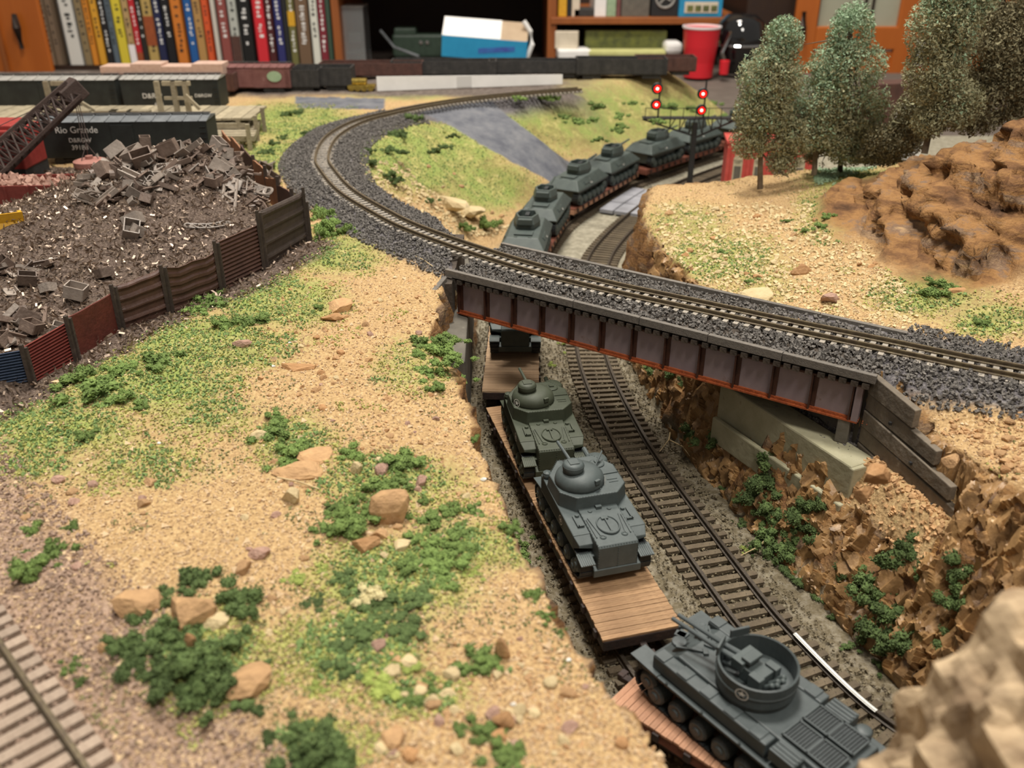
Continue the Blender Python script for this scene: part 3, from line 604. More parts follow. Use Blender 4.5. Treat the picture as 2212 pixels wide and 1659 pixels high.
for i in range(3): slab(MB(), (-3.9, 51.0), (-5.6 + .25 * i, 46.3 + i * .6), -.3, 8.0 - i * .85, 8.7 - i * .85, 7.2 - i * .8, 7.9 - i * .8).build('plank', 'timber_grey', wl_, bev=.04)
# ------------------------------------------------------------------ flat cars
def flatcar(name, label, length, deck, side, planks=True, group=None):
    t = thing(name, label, 'flatcar', (0, 0, 0), 0, group); hl = length / 2; W_ = 3.6
    if planks:
        n = int(length / .26); w_ = length / n; b = MB().box((0, 0, 0), (W_, w_ * .93, .12)); base = b.build('plank', deck, t, bev=.012)
        for i in range(n):
            o = base if i == 0 else base.copy()
            if i: COL.objects.link(o)
            o.parent = t; o.location = (random.uniform(-.02, .02) * S, (-hl + w_ * (i + .5)) * S, (1.26 + random.uniform(-.012, .012)) * S)
    else: MB().box((0, 0, 1.26), (W_, length, .12)).build('deck', deck, t)
    m = MB()
    for sx in (-1, 1): m.box((sx * (W_ / 2 - .1), 0, .98), (.14, length, .46)).build('side_sill', side, t); m = MB()
    for sy in (-1, 1): MB().box((0, sy * (hl - .08), .95), (W_ - .1, .2, .5)).build('end_sill', side, t, bev=.03)
    MB().box((0, 0, .8), (.7, length - .6, .4)).build('center_sill', 'car_black', t)
    k = 13
    m = MB().box((0, 0, 0), (.16, .26, .34)); base = m.build('stake_pocket', 'car_black', t); first = True
    for sx in (-1, 1):
        for i in range(k):
            o = base if first else base.copy()
            if not first: COL.objects.link(o)
            first = False; o.parent = t; o.location = (sx * (W_ / 2 + .02) * S, (-hl + .8 + i * (length - 1.6) / (k - 1)) * S, 1.02 * S)
    for sy in (-1, 1):
        y0 = sy * (hl - 2.6); tr = MB(); tr.box((0, y0, .62), (2.0, .5, .3))
        for sx in (-1, 1):
            tr.loft([[(sx * a, y0 + b, c) for b, c in ((-1.3, .35), (-1.3, .6), (-.5, .8), (.5, .8), (1.3, .6), (1.3, .35), (.4, .25), (-.4, .25))] for a in (1.28, 1.45)])
        o = tr.build('truck_frame', 'car_black', t)
        for dy in (-.95, .95):
            wm = MB(); Rx = Matrix.Rotation(math.pi / 2, 3, 'Y')
            for sx in (-1, 1): wm.lathe([(.0, -.1), (.42, -.1), (.5, -.06), (.42, .0), (.42, .1), (0, .1)], 16, (sx * 1.02, y0 + dy, .42), Rx)
            wm.tube([(-1, y0 + dy, .42), (1, y0 + dy, .42)], .08, 6); wm.build('wheelset', 'rail_dark', o)
        MB().box((0, sy * (hl + .3), .72), (.3, .7, .26)).box((.08, sy * (hl + .68), .72), (.42, .3, .34)).build('coupler', 'car_black', t, bev=.04)
    return t
def place(o, path, d, z=0, flip=False, off=0.0, spin=0.0):
    p, tg = path.at(d); a = math.atan2(tg[1], tg[0]) - math.pi / 2 + (math.pi if flip else 0) + spin; n = np.array((tg[1], -tg[0])) * off
    o.location = ((p[0] + n[0]) * S, (p[1] + n[1]) * S, z * S); o.rotation_euler = (0, 0, a); return o
sAB0, sAB1 = L1.near(5.6, 28.8), L1.near(.35, 48.7)
lenAB = sAB1 - sAB0
fAB = place(flatcar('flat_car', 'flat car with worn brown plank deck carrying two riveted tanks', lenAB, 'deck_wood', 'car_black'), L1, (sAB0 + sAB1) / 2)
fC = place(flatcar('flat_car', 'flat car with pale new plank deck half under the bridge', 19.5, 'deck_wood_pale', 'car_black'), L1, sAB1 + 1.6 + 9.75)
fD = place(flatcar('flat_car', 'reddish brown plank flat car under the anti-aircraft tank', 18, 'deck_wood_red', 'car_brown'), L1, sAB0 - 1.4 - 9)
sF1 = L1.near(4.4, 88.8); far = []
for i, (lab, dk, sd) in enumerate((('brown flat car carrying two tanks just beyond the bridge', 'car_brown', 'deck_wood_red'), ('pinkish flat car with stake pockets by the level crossing', 'car_brown', 'deck_wood_red'), ('dark red flat car passing behind the signal mast', 'car_brown', 'car_brown'), ('dark red flat car behind the foliage and red building', 'car_brown', 'car_brown'))):
    f = flatcar('flat_car', lab, 17.4, dk, sd, planks=False); c = sF1 - 8.9 + i * 18.9 + (.4 if i else 0); place(f, L1, c); far.append(c)

# ------------------------------------------------------------------ tanks (local: +y forward, origin between the tracks on the deck)
def track_loop(mb, x, w_, y0, y1, h, lift=.35, n=64):
    pts = []
    r = h / 2
    prof = [(y0 + .55, 0), (y1 - .7, 0)]
    for i in range(9):
        a = -math.pi / 2 + math.pi * i / 8; pts.append((y1 - r * .8 + r * .8 * math.cos(a), lift * .5 + r * .85 + (r * .85) * math.sin(a)))
    for i in range(9):
        a = math.pi / 2 + math.pi * i / 8; pts.append((y0 + r * .8 + r * .8 * math.cos(a), lift * .5 + r * .85 + (r * .85) * math.sin(a)))
    loop = [(y0 + 1.0, 0), (y1 - 1.0, 0)] + pts
    loop.append(loop[0]); P = np.array(loop); l = np.concatenate([[0], np.cumsum(np.linalg.norm(np.diff(P, axis=0), axis=1))])
    for i in range(n):
        d = l[-1] * i / n; y = np.interp(d, l, P[:, 0]); z = np.interp(d, l, P[:, 1]); y2 = np.interp((d + .05) % l[-1], l, P[:, 0]); z2 = np.interp((d + .05) % l[-1], l, P[:, 1])
        a = math.atan2(z2 - z, y2 - y); mb.box((x, y, z + .06), (w_, l[-1] / n * .86, .1), R=Matrix.Rotation(a, 3, 'X'))
    return mb
def wheel(x, y, z, r, w_): return MB().lathe([(0, -w_ / 2), (r * .8, -w_ / 2), (r, -w_ / 3), (r, w_ / 3), (r * .8, w_ / 2), (r * .45, w_ / 2), (r * .35, w_ / 2 + .06), (0, w_ / 2 + .06)], 16, (x, y, z), Matrix.Rotation(math.copysign(math.pi / 2, x), 3, 'Y'))
def star(parent, c, R, r=.26, name='star_emblem'):
    m = MB(); n = 24; c = Vector(c)
    for r0, r1 in ((r * .84, r),):
        ring = []
        for rr in (r0, r1): ring.append([R @ Vector((rr * math.cos(2 * math.pi * i / n), rr * math.sin(2 * math.pi * i / n), 0)) + c for i in range(n)])
        m.loft(ring, caps=False)
    st = [R @ Vector(((r * .72 if i % 2 == 0 else r * .29) * math.sin(math.pi * i / 5), (r * .72 if i % 2 == 0 else r * .29) * math.cos(math.pi * i / 5), 0)) + c for i in range(10)]
    m.add([c] + st, [(0, 1 + (i + 1) % 10, 1 + i) for i in range(10)])
    o = m.build(name, 'white_paint', parent); o['label'] = 'white star in a circle'; return o
def running_gear(t, xs, w_, y0, y1, h, nw, r, body):
    for sx in (-1, 1):
        o = track_loop(MB(), sx * xs, w_, y0, y1, h).build('track', 'track_metal', t)
        for i in range(nw):
            y = y0 + 1.05 + (y1 - y0 - 2.1) * i / (nw - 1); wheel(sx * xs, y, r + .08, r, w_ * 1.02).build('road_wheel', body, t)
        wheel(sx * xs, y1 - .62, h * .52 + .15, .42, w_ * 1.02).build('drive_sprocket', body, t); wheel(sx * xs, y0 + .6, h * .5 + .15, .4, w_ * 1.02).build('idler_wheel', body, t)
def lee(label, col, stars=True, mg=True):
    t = thing('tank', label, 'tank', group='tanks on the train')
    running_gear(t, 1.5, .62, -3.75, 3.7, 1.45, 6, .4, col)
    MB().box((0, -.1, .95), (2.3, 6.8, 1.1)).build('lower_hull', col, t)
    m = MB()                                                         # sponsons
    for sx in (-1, 1): m.loft([[(sx * .9, y, 1.5), (sx * 1.86, y, 1.5), (sx * 1.86, y, zt), (sx * .9, y, zt)] for y, zt in ((-2.75, 2.3), (2.5, 2.45))])
    m.loft([[(-1.86, y, 1.55), (1.86, y, 1.55), (1.86, y, z), (-1.86, y, z)] for y, z in ((-1.2, 2.3), (2.5, 2.5))]); m.build('upper_hull', col, t, bev=.05)
    m = MB()
    for sx in (-1, 1): m.loft([[(sx * .98, -3.25, 1.75), (sx * 1.7, -3.25, 1.9), (sx * 1.7, -3.2, 2.02), (sx * .98, -3.2, 2.02)], [(sx * .98, -2.7, 1.55), (sx * 1.86, -2.7, 1.55), (sx * 1.86, -2.7, 2.28), (sx * .98, -2.7, 2.28)]])
    m.build('sponson_end', col, t, bev=.03)
    MB().loft([[(-1.02, y, z0), (1.02, y, z0), (1.02, y, z1), (-1.02, y, z1)] for y, z0, z1 in ((-3.95, 1.05, 2.22), (-3.85, .9, 2.34), (-.6, .9, 2.5))]).build('engine_hull', col, t, bev=.04)
    MB().loft([[(-1.2, -4.0, .6), (1.2, -4.0, .6), (1.2, -4.0, 1.0), (-1.2, -4.0, 1.0)], [(-1.2, -3.4, .5), (1.2, -3.4, .5), (1.2, -3.4, 1.2), (-1.2, -3.4, 1.2)]]).build('rear_plate', col, t, bev=.03)
    for sx in (-1, 1):
        m = MB().box((sx * 1.5, -3.62, 1.46), (.72, .8, .07), R=Matrix.Rotation(.18, 3, 'X'))
        for i in range(6): m.box((sx * (1.25 + .1 * i), -3.62, 1.5), (.035, .76, .05), R=Matrix.Rotation(.18, 3, 'X'))
        m.build('rear_fender', col, t)
        MB().box((sx * 1.5, 3.1, 1.52), (.72, 1.5, .07), R=Matrix.Rotation(-.15, 3, 'X')).build('front_fender', col, t)
    poly = [(-1.12, -1.0), (1.12, -1.0), (1.82, -.25), (1.86, 1.6), (1.05, 2.75), (-1.0, 2.75), (-1.86, 1.5), (-1.82, -.25)]
    MB().prism(poly, 2.3, 3.14, .95, (0, -.04)).build('casemate', col, t, bev=.05)
    m = MB(); q = [(p[0] * .955, .55 + (p[1] - .55) * .955) for p in poly]
    for a, b in zip(q, q[1:] + q[:1]):
        k = int(math.hypot(b[0] - a[0], b[1] - a[1]) / .15)
        for i in range(k): m.rivet((a[0] + (b[0] - a[0]) * i / k, a[1] + (b[1] - a[1]) * i / k, 3.12), .032)
    for i in range(15): m.rivet((-.98 + i * .14, -3.9, 2.3), .032)
    for x in (-.98, 0, .98):
        for i in range(8): m.rivet((x, -3.97, 1.1 + i * .15), .03)
    for sx in (-1, 1):
        for i in range(11): m.rivet((sx * 1.0, -3.8 + i * .27, 2.36 + i * .012), .026)
    m.build('rivet_row', col, t)
    # deck fittings: ring, shovel, tow hooks, hinges
    MB().torus((0, -2.5, 2.44), .62, .05, 28, 6, .85, 1.12).build('hatch_ring', col, t)
    m = MB().bar((0, -3.05, 2.44), (0, -2.1, 2.48), .07); m.box((0, -1.98, 2.48), (.34, .2, .06)).lathe([(0, 0), (.12, 0), (.12, .06), (0, .06)], 10, (0, -3.1, 2.4)); m.build('shovel', col, t)
    m = MB()
    for sx in (-1, 1):
        m.bar((sx * .62, -3.2, 2.4), (sx * .8, -1.8, 2.47), .06).bar((sx * .86, -3.3, 2.4), (sx * .9, -1.9, 2.47), .05).torus((sx * .55, -3.3, 2.38), .13, .04, 12, 5)
        m.box((sx * 1.4, -1.8, 2.4), (.1, .9, .06)).box((sx * 1.25, -2.2, 2.4), (.3, .1, .06)).lathe([(0, 0), (.13, 0), (.1, .08), (0, .08)], 10, (sx * .5, -1.3, 2.44)).lathe([(0, 0), (.12, 0), (.1, .08), (0, .08)], 10, (sx * 1.2, -1.35, 2.36))
    m.box((0, -1.12, 2.55), (.3, .2, .14)); m.build('deck_fittings', col, t)
    # turret
    tr = MB().loft([[(-.45 + a * math.cos(i * math.pi / 12) * (1 + .12 * (math.sin(i * math.pi / 12) > 0) * k), .5 + b * math.sin(i * math.pi / 12), z) for i in range(24)] for a, b, z, k in ((1.25, 1.2, 3.08, 0), (1.27, 1.24, 3.3, 0), (1.2, 1.18, 3.54, 0), (1.02, 1.02, 3.74, 0), (.66, .72, 3.86, 0))]).build('turret', col, t, smooth=True)
    m = MB().lathe([(.52, 3.8), (.54, 4.0), (.56, 4.15), (.5, 4.28), (.42, 4.34), (.0, 4.36)], 20, (-.82, .45, 0)).torus((-.82, .45, 4.16), .5, .06, 20, 6); m.build('cupola', col, tr, smooth=True)
    MB().box((-.82, .45, 4.37), (.5, .5, .05)).build('cupola_hatch', col, tr, bev=.02)
    MB().box((.12, -.55, 3.62), (.3, .16, .26), R=Matrix.Rotation(.4, 3, 'Z')).build('pistol_port', col, tr, bev=.03)
    m = MB().lathe([(.34, 0), (.36, .3), (.2, .5), (0, .5)], 14, (-.5, 1.3, 3.5), Matrix.Rotation(-math.pi / 2, 3, 'X')); m.build('mantlet', col, tr, smooth=True)
    MB().tube([(-.5, 1.6, 3.55), (-.72, 3.3, 3.85)], .09, 10).build('gun_barrel', col, tr)
    # casemate roof: hatch, seam lines, side gun
    m = MB().bar((.3, -.55, 3.16), (1.05, 2.0, 3.18), .05).bar((.9, .7, 3.17), (1.7, .72, 3.17), .05).box((1.2, .2, 3.15), (.55, .06, .05)).box((1.2, -.05, 3.15), (.5, .04, .04)); m.build('roof_seam', col, t)
    m = MB().lathe([(.0, 0), (.4, 0), (.4, .1), (.34, .14), (.0, .16)], 18, (.95, 1.75, 3.1)).box((.95, 1.75, 3.28), (.28, .22, .1)); m.build('driver_hatch', col, t)
    if mg: MB().tube([(.7, 1.35, 3.3), (1.3, 2.0, 3.72)], .055, 8).build('machine_gun', col, t)
    MB().lathe([(.55, 1.6), (.62, 1.7), (.62, 2.9), (.5, 3.02), (0, 3.05)], 18, (1.2, 2.55, 0)).build('gun_sponson', col, t, smooth=True)
    MB().tube([(1.2, 3.0, 2.3), (1.2, 4.4, 2.45)], .14, 10).build('sponson_gun', col, t)
    m = MB().lathe([(0, 0), (.24, 0), (.26, .2), (.18, .34), (0, .36)], 12, (-1.62, 2.2, 2.45)).box((-1.62, 2.1, 2.2), (.4, .9, .5)).torus((-1.62, 2.2, 2.75), .18, .05, 12, 5); m.build('headlamp', col, t, smooth=True)
    def tstar(deg):
        a = math.radians(deg); star(tr, (-.45 + 1.3 * math.cos(a), .5 + 1.28 * math.sin(a), 3.38), Matrix.Rotation(a, 3, 'Z') @ Matrix.Rotation(math.pi / 2 - .12, 3, 'Y') @ Matrix.Rotation(math.pi / 2, 3, 'Z'), .25)
    if stars:
        tstar(212); star(t, (-1.88, -1.6, 1.95), Matrix.Rotation(-math.pi / 2, 3, 'Y') @ Matrix.Rotation(math.pi / 2, 3, 'Z'), .26)
    else: tstar(-28); star(t, (-1.88, -.9, 1.95), Matrix.Rotation(-math.pi / 2, 3, 'Y') @ Matrix.Rotation(math.pi / 2, 3, 'Z'), .26)
    return t
ZD = 1.33
A_ = lee('grey riveted tank with a ring and shovel on its engine deck', 'tank_grey', stars=False); place(A_, L1, L1.near(3.75, 35.5), ZD, off=.0, spin=.0); A_.scale = (.93,) * 3
B_ = lee('olive green riveted tank with a white star on its turret', 'olive', stars=True, mg=False); place(B_, L1, L1.near(2.2, 43.4), ZD, off=.05, spin=-.06); B_.scale = (.93,) * 3
C_ = lee('dark grey riveted tank half hidden under the bridge', 'tank_dark', stars=True); place(C_, L1, sAB1 + 1.6 + 8.3, ZD, off=.15); C_.scale = (.93,) * 3

def gun_tank(label, col):
    t = thing('tank', label, 'tank', group='tanks on the train')
    running_gear(t, 1.5, .62, -3.75, 3.75, 1.45, 6, .4, col)
    MB().box((0, 0, .95), (2.3, 6.9, 1.0)).build('lower_hull', col, t)
    MB().loft([[(-1.9, -3.7, 1.5), (1.9, -3.7, 1.5), (1.9, 3.5, 1.5), (-1.9, 3.5, 1.5)], [(-1.95, -3.95, 1.7), (1.95, -3.95, 1.7), (1.95, 3.75, 1.7), (-1.95, 3.75, 1.7)], [(-1.35, -3.1, 2.55), (1.35, -3.1, 2.55), (1.35, 2.2, 2.75), (-1.35, 2.2, 2.75)]]).build('upper_hull', col, t, bev=.06)
    m = MB().box((0, -2.1, 2.68), (1.6, 1.1, .05)).box((-.6, -2.95, 2.58), (.3, .2, .06)).box((.6, -2.95, 2.58), (.3, .2, .06)); m.build('engine_cover', col, t, bev=.02)
    for sx in (-1, 1): MB().box((sx * 1.68, -1.0, 2.15), (.08, 2.0, .3), R=Matrix.Rotation(-sx * .6, 3, 'Y')).build('side_rack', col, t)
    outer = [(-.75, -1.15), (.75, -1.15), (1.15, .1), (.8, 1.5), (-.8, 1.5), (-1.15, .1)]
    rings = [[(x, y, 2.66) for x, y in outer], [(x * 1.02, y * 1.02, 3.1) for x, y in outer], [(x * .84, y * .84, 3.72) for x, y in outer], [(x * .7, y * .7, 3.72) for x, y in outer], [(x * .7, y * .7, 3.0) for x, y in outer]]
    tr = MB().loft(rings).build('turret', col, t, bev=.03)
    MB().box((0, -1.2, 3.35), (1.2, .45, .5)).build('counterweight', col, tr, bev=.05)
    MB().box((0, .7, 3.4), (.35, 1.3, .35)).build('gun_breech', 'track_metal', tr)
    m = MB().lathe([(.4, 0), (.36, .4), (.16, .6), (0, .6)], 12, (0, 1.25, 3.35), Matrix.Rotation(-math.pi / 2, 3, 'X')); m.build('mantlet', col, tr)
    MB().tube([(0, 1.6, 3.35), (0, 4.6, 3.55)], [.13, .1], 8).build('gun_barrel', col, tr)
    star(t, (1.75, -.6, 2.1), Matrix.Rotation(math.pi / 2 - .6, 3, 'Y'), .25)
    return t
g0 = gun_tank('green-grey tank with open turret nearest the bridge on the far train', 'tank_dark')
LAB = ['green-grey tank with open turret just beyond the bridge', 'second open-turret tank beyond the bridge, behind the first', 'open-turret tank at the foot of the grey road', 'open-turret tank on the flat car with stake pockets by the level crossing', 'open-turret tank on the dark red flat car beside the signal mast', 'open-turret tank partly behind the signal bracket', 'open-turret tank half hidden by the trees near the red building', 'last open-turret tank behind the trees']
k = 0
for i, c in enumerate(far):
    for e in (-4.4, 4.2):
        if k >= len(LAB): break
        o = g0 if k == 0 else copy_tree(g0); o['label'] = LAB[k]; place(o, L1, c + e, ZD, flip=False, spin=random.uniform(-.04, .04)); k += 1

def aa_tank():
    col = 'aa_grey'; t = thing('tank', 'grey anti-aircraft tank with a round open gun tub and twin barrels', 'tank', group='tanks on the train')
    running_gear(t, 1.55, .66, -4.2, 4.2, 1.4, 7, .42, col)
    MB().box((0, 0, .95), (2.4, 7.8, 1.0)).build('lower_hull', col, t)
    MB().loft([[(-1.95, -4.1, 1.5), (1.95, -4.1, 1.5), (1.95, 4.0, 1.5), (-1.95, 4.0, 1.5)], [(-1.95, -4.1, 1.6), (1.95, -4.1, 1.6), (1.95, 4.0, 1.6), (-1.95, 4.0, 1.6)]]).build('fender', col, t, bev=.03)
    MB().loft([[(-1.3, -4.1, 1.5), (1.3, -4.1, 1.5), (1.3, 4.1, 1.5), (-1.3, 4.1, 1.5)], [(-1.2, -4.0, 2.2), (1.2, -4.0, 2.2), (1.15, 2.8, 2.35), (-1.15, 2.8, 2.35)]]).build('upper_hull', col, t, bev=.05)
    for sx in (-1, 1):
        MB().box((sx * 1.58, 3.75, 1.66), (.8, 1.4, .06), R=Matrix.Rotation(.06, 3, 'X')).build('front_fender', col, t, bev=.02)
        m = MB().box((sx * 1.5, .9, 1.95), (.55, 5.2, .62)); m.build('side_box', col, t, bev=.06)
        m = MB()
        for i in range(5): m.box((sx * 1.5, -1.2 + i * 1.1, 2.28), (.5, .5, .05))
        m.build('box_lid', col, t, bev=.02)
        m = MB().box((sx * 1.5, -2.35, 2.05), (.62, 1.0, .5))
        for i in range(3): m.box((sx * 1.5 + (i - 1) * .18, -2.35, 2.32), (.1, .95, .07))
        m.build('ammunition_rack', col, t, bev=.04)
        MB().lathe([(0, 0), (.27, 0), (.29, .1), (.29, .52), (.22, .58), (0, .58)], 18, (sx * 1.5, -3.25, 1.6)).build('exhaust_drum', col, t, smooth=True)
        MB().bar((sx * 1.25, -2.75, 2.05), (sx * 1.42, -3.1, 1.95), .12).build('drum_bracket', col, t)
        for i in range(4): MB().rivet((sx * 1.92, -2.5 + i * 1.7, 1.64), .07).build('bolt', col, t)
    m = MB()                                                         # deck clutter ahead of the tub
    for i in range(9): m.box((random.uniform(-.9, .9), 2.3 + random.uniform(0, 1.6), 2.38), (random.uniform(.12, .4), random.uniform(.12, .5), .12), rz=random.uniform(0, 3))
    for sx in (-1, 1): m.lathe([(0, 0), (.3, 0), (.28, .12), (0, .14)], 14, (sx * .6, 3.3, 2.3)); m.bar((sx * .3, 2.4, 2.4), (sx * .9, 3.2, 2.38), .08)
    m.build('hull_fittings', col, t, bev=.02)
    for sx in (-1, 1):
        g = MB().box((sx * .56, -2.75, 2.3), (.95, 1.9, .05)).build('engine_grille', col, t)
        b = MB()
        for i in range(16): b.box((sx * .56, -3.62 + i * .115, 2.35), (.86, .05, .05))
        b.build('grille_bars', 'track_metal', g)
        b = MB()
        for a in ((.1, -2.75, .06, 1.95), (1.02, -2.75, .06, 1.95)): b.box((sx * a[0], a[1], 2.36), (a[2], a[3], .08))
        for yy in (-3.72, -2.75, -1.78): b.box((sx * .56, yy, 2.36), (.98, .06, .08))
        b.build('grille_frame', col, g)
    # tub
    n = 40; c = (0.05, .25); prof = [(1.35, 2.3), (1.35, 2.5), (1.42, 2.52), (1.42, 3.35), (1.36, 3.38), (1.33, 3.35), (1.33, 2.55), (0, 2.55)]
    tub = MB().lathe(prof, n, (c[0], c[1], 0)).build('gun_tub', col, t)
    MB().torus((c[0], c[1], 2.95), 1.42, .04, n, 5).build('tub_band', col, tub)
    for a, h in ((1.95, .42), (1.2, .5)):                          # raised shields at the front
        p = (c[0] + 1.38 * math.cos(a), c[1] + 1.38 * math.sin(a), 3.45); MB().box(p, (.75, .1, h), rz=a - math.pi / 2).build('shield_plate', col, tub, bev=.02)
    m = MB().box((0, .2, 2.85), (.8, .9, .6)).box((0, .75, 3.15), (1.0, .5, .4)).box((-.45, -.1, 2.9), (.3, .5, .7)).box((.45, -.1, 2.9), (.3, .5, .7)).box((0, .5, 3.42), (.7, .4, .16))
    for i in range(5): m.lathe([(0, 0), (.1, 0), (.1, .5), (.06, .55), (0, .55)], 10, (-.3 + .16 * i, -.35 - .1 * (i % 2), 2.8), Matrix.Rotation(.7, 3, 'X'))
    m.build('gun_mount', 'tank_grey', tub, bev=.03)
    for sx in (-.16, .16): MB().tube([(sx - .15, .8, 3.2), (sx - .35, 1.6, 3.3), (sx - .75, 3.5, 3.55)], [.13, .1, .08], 10).build('gun_barrel', col, tub)
    a = math.radians(198); star(tub, (c[0] + 1.44 * math.cos(a), c[1] + 1.44 * math.sin(a), 3.02), Matrix.Rotation(a, 3, 'Z') @ Matrix.Rotation(math.pi / 2, 3, 'Y') @ Matrix.Rotation(math.pi / 2, 3, 'Z'), .24)
    return t
D_ = aa_tank(); place(D_, L1, L1.near(8.6, 23.4), ZD, off=.05, spin=-.03)

# ------------------------------------------------------------------ grains, flock, stones and bushes on the scenery
def scatter(n, y0, y1, keep, pw=1.6):
    y = y0 + (y1 - y0) * RNG.random(n) ** pw; x = RNG.uniform(-1, 1, n) * (3 + .62 * y); h = hq(x, y); k = keep(x, y, h); return x[k], y[k], h[k]
def dry(x, y, h): return (look('rock', x, y) < .4) & ((look('low', x, y) > .97) | ((look('low', x, y) > .12) & (y > 66) & (look('road', x, y) < .1))) & (look('up', x, y) > 3.3) & (look('lf', x, y) > 1.7) & (look('yard', x, y) < .1) & (look('fence', x, y) > 1.0)
x, y, h = scatter(110000, 11, 84, lambda x, y, h: dry(x, y, h) & (RNG.random(len(x)) < 1.1 - look('green', x, y) * .7))
k = RNG.random(len(x)) < .6
grains('sand_gravel', np.stack([x, y, h + .02], -1)[k], RNG.uniform(.025, .065, k.sum()) * (1 + 1.3 * (RNG.random(k.sum()) < .06)), 'grain', 'pale sandy grit strewn over the dry banks', flat=.7)
grains('sand_gravel', np.stack([x, y, h + .02], -1)[~k], RNG.uniform(.025, .07, (~k).sum()), 'grain_brown', 'brown grit strewn over the dry banks', flat=.7)
def gr(lo, hi, seed): return lambda x, y, h: dry(x, y, h) & (look('green', x, y) * 1.25 + .9 * fbm(x * .45, y * .45, 0, seed) + .3 * fbm(x * 1.6, y * 1.6, 0, seed + 5) > lo) & (RNG.random(len(x)) < hi)
x, y, h = scatter(150000, 11, 110, gr(.40, .85, 101)); grains('flock_grass', np.stack([x, y, h + .04], -1), RNG.uniform(.035, .085, len(x)), 'flock_yellow', 'yellow-green foam turf on the banks', flat=.8)
x, y, h = scatter(150000, 11, 110, gr(.74, 1, 202)); grains('flock_grass', np.stack([x, y, h + .06], -1), RNG.uniform(.04, .095, len(x)), 'flock_green', 'mid green foam turf in tufts on the banks', flat=.9)
x, y, h = scatter(90000, 11, 110, gr(.22, .7, 303)); grains('flock_grass', np.stack([x, y, h + .03], -1), RNG.uniform(.03, .075, len(x)), 'flock_olive', 'dull olive foam turf thinly strewn on the banks', flat=.8)

def ico(sub):
    import bmesh
    bm = bmesh.new(); bmesh.ops.create_icosphere(bm, subdivisions=sub, radius=1); v = np.array([tuple(p.co) for p in bm.verts]); f = np.array([[q.index for q in p.verts] for p in bm.faces]); bm.free(); return v, f
def rock_mesh(seed, cuts_=9, sub=2):
    v, f = ico(sub); r = np.random.default_rng(seed)
    for _ in range(cuts_):
        n = r.normal(size=3); n /= np.linalg.norm(n); d = r.uniform(.45, .8); e = v @ n - d; v = v - np.maximum(e, 0)[:, None] * n * .95
    v = v * (1 + .09 * fbm(v[:, 0] * 2 + seed, v[:, 1] * 2, v[:, 2] * 2, seed))[:, None]; v[:, 2] -= v[:, 2].min() * .55; return v, f
ROCKS = []
for i in range(9):
    v, f = rock_mesh(100 + i); me = bpy.data.meshes.new('rock'); me.from_pydata((v * S).tolist(), [], f.tolist()); me.update(); ROCKS.append(me)
ROCKM = {}
def rock_data(k, m):
    if (k, m) not in ROCKM:
        me = ROCKS[k].copy(); me.materials.append(M(m)); ROCKM[(k, m)] = me
    return ROCKM[(k, m)]
def put_rock(x, y, z, r, m, label, group=None, k=None, sc=(1, 1, .75), rz=None, sink=.0, name='rock'):
    o = bpy.data.objects.new(name, rock_data(random.randrange(9) if k is None else k, m)); COL.objects.link(o)
    o.location = (x * S, y * S, (z - sink) * S); o.scale = [r * c for c in sc]; o.rotation_euler = (random.uniform(-.15, .15), random.uniform(-.15, .15), random.uniform(0, 6.28) if rz is None else rz)
    return tag(o, label, 'rock', group)
def ground(px, py):
    z = 8.4
    for _ in range(6): p = G(px, py, z); z = float(hq(p[0], p[1])[0])
    return G(px, py, z)
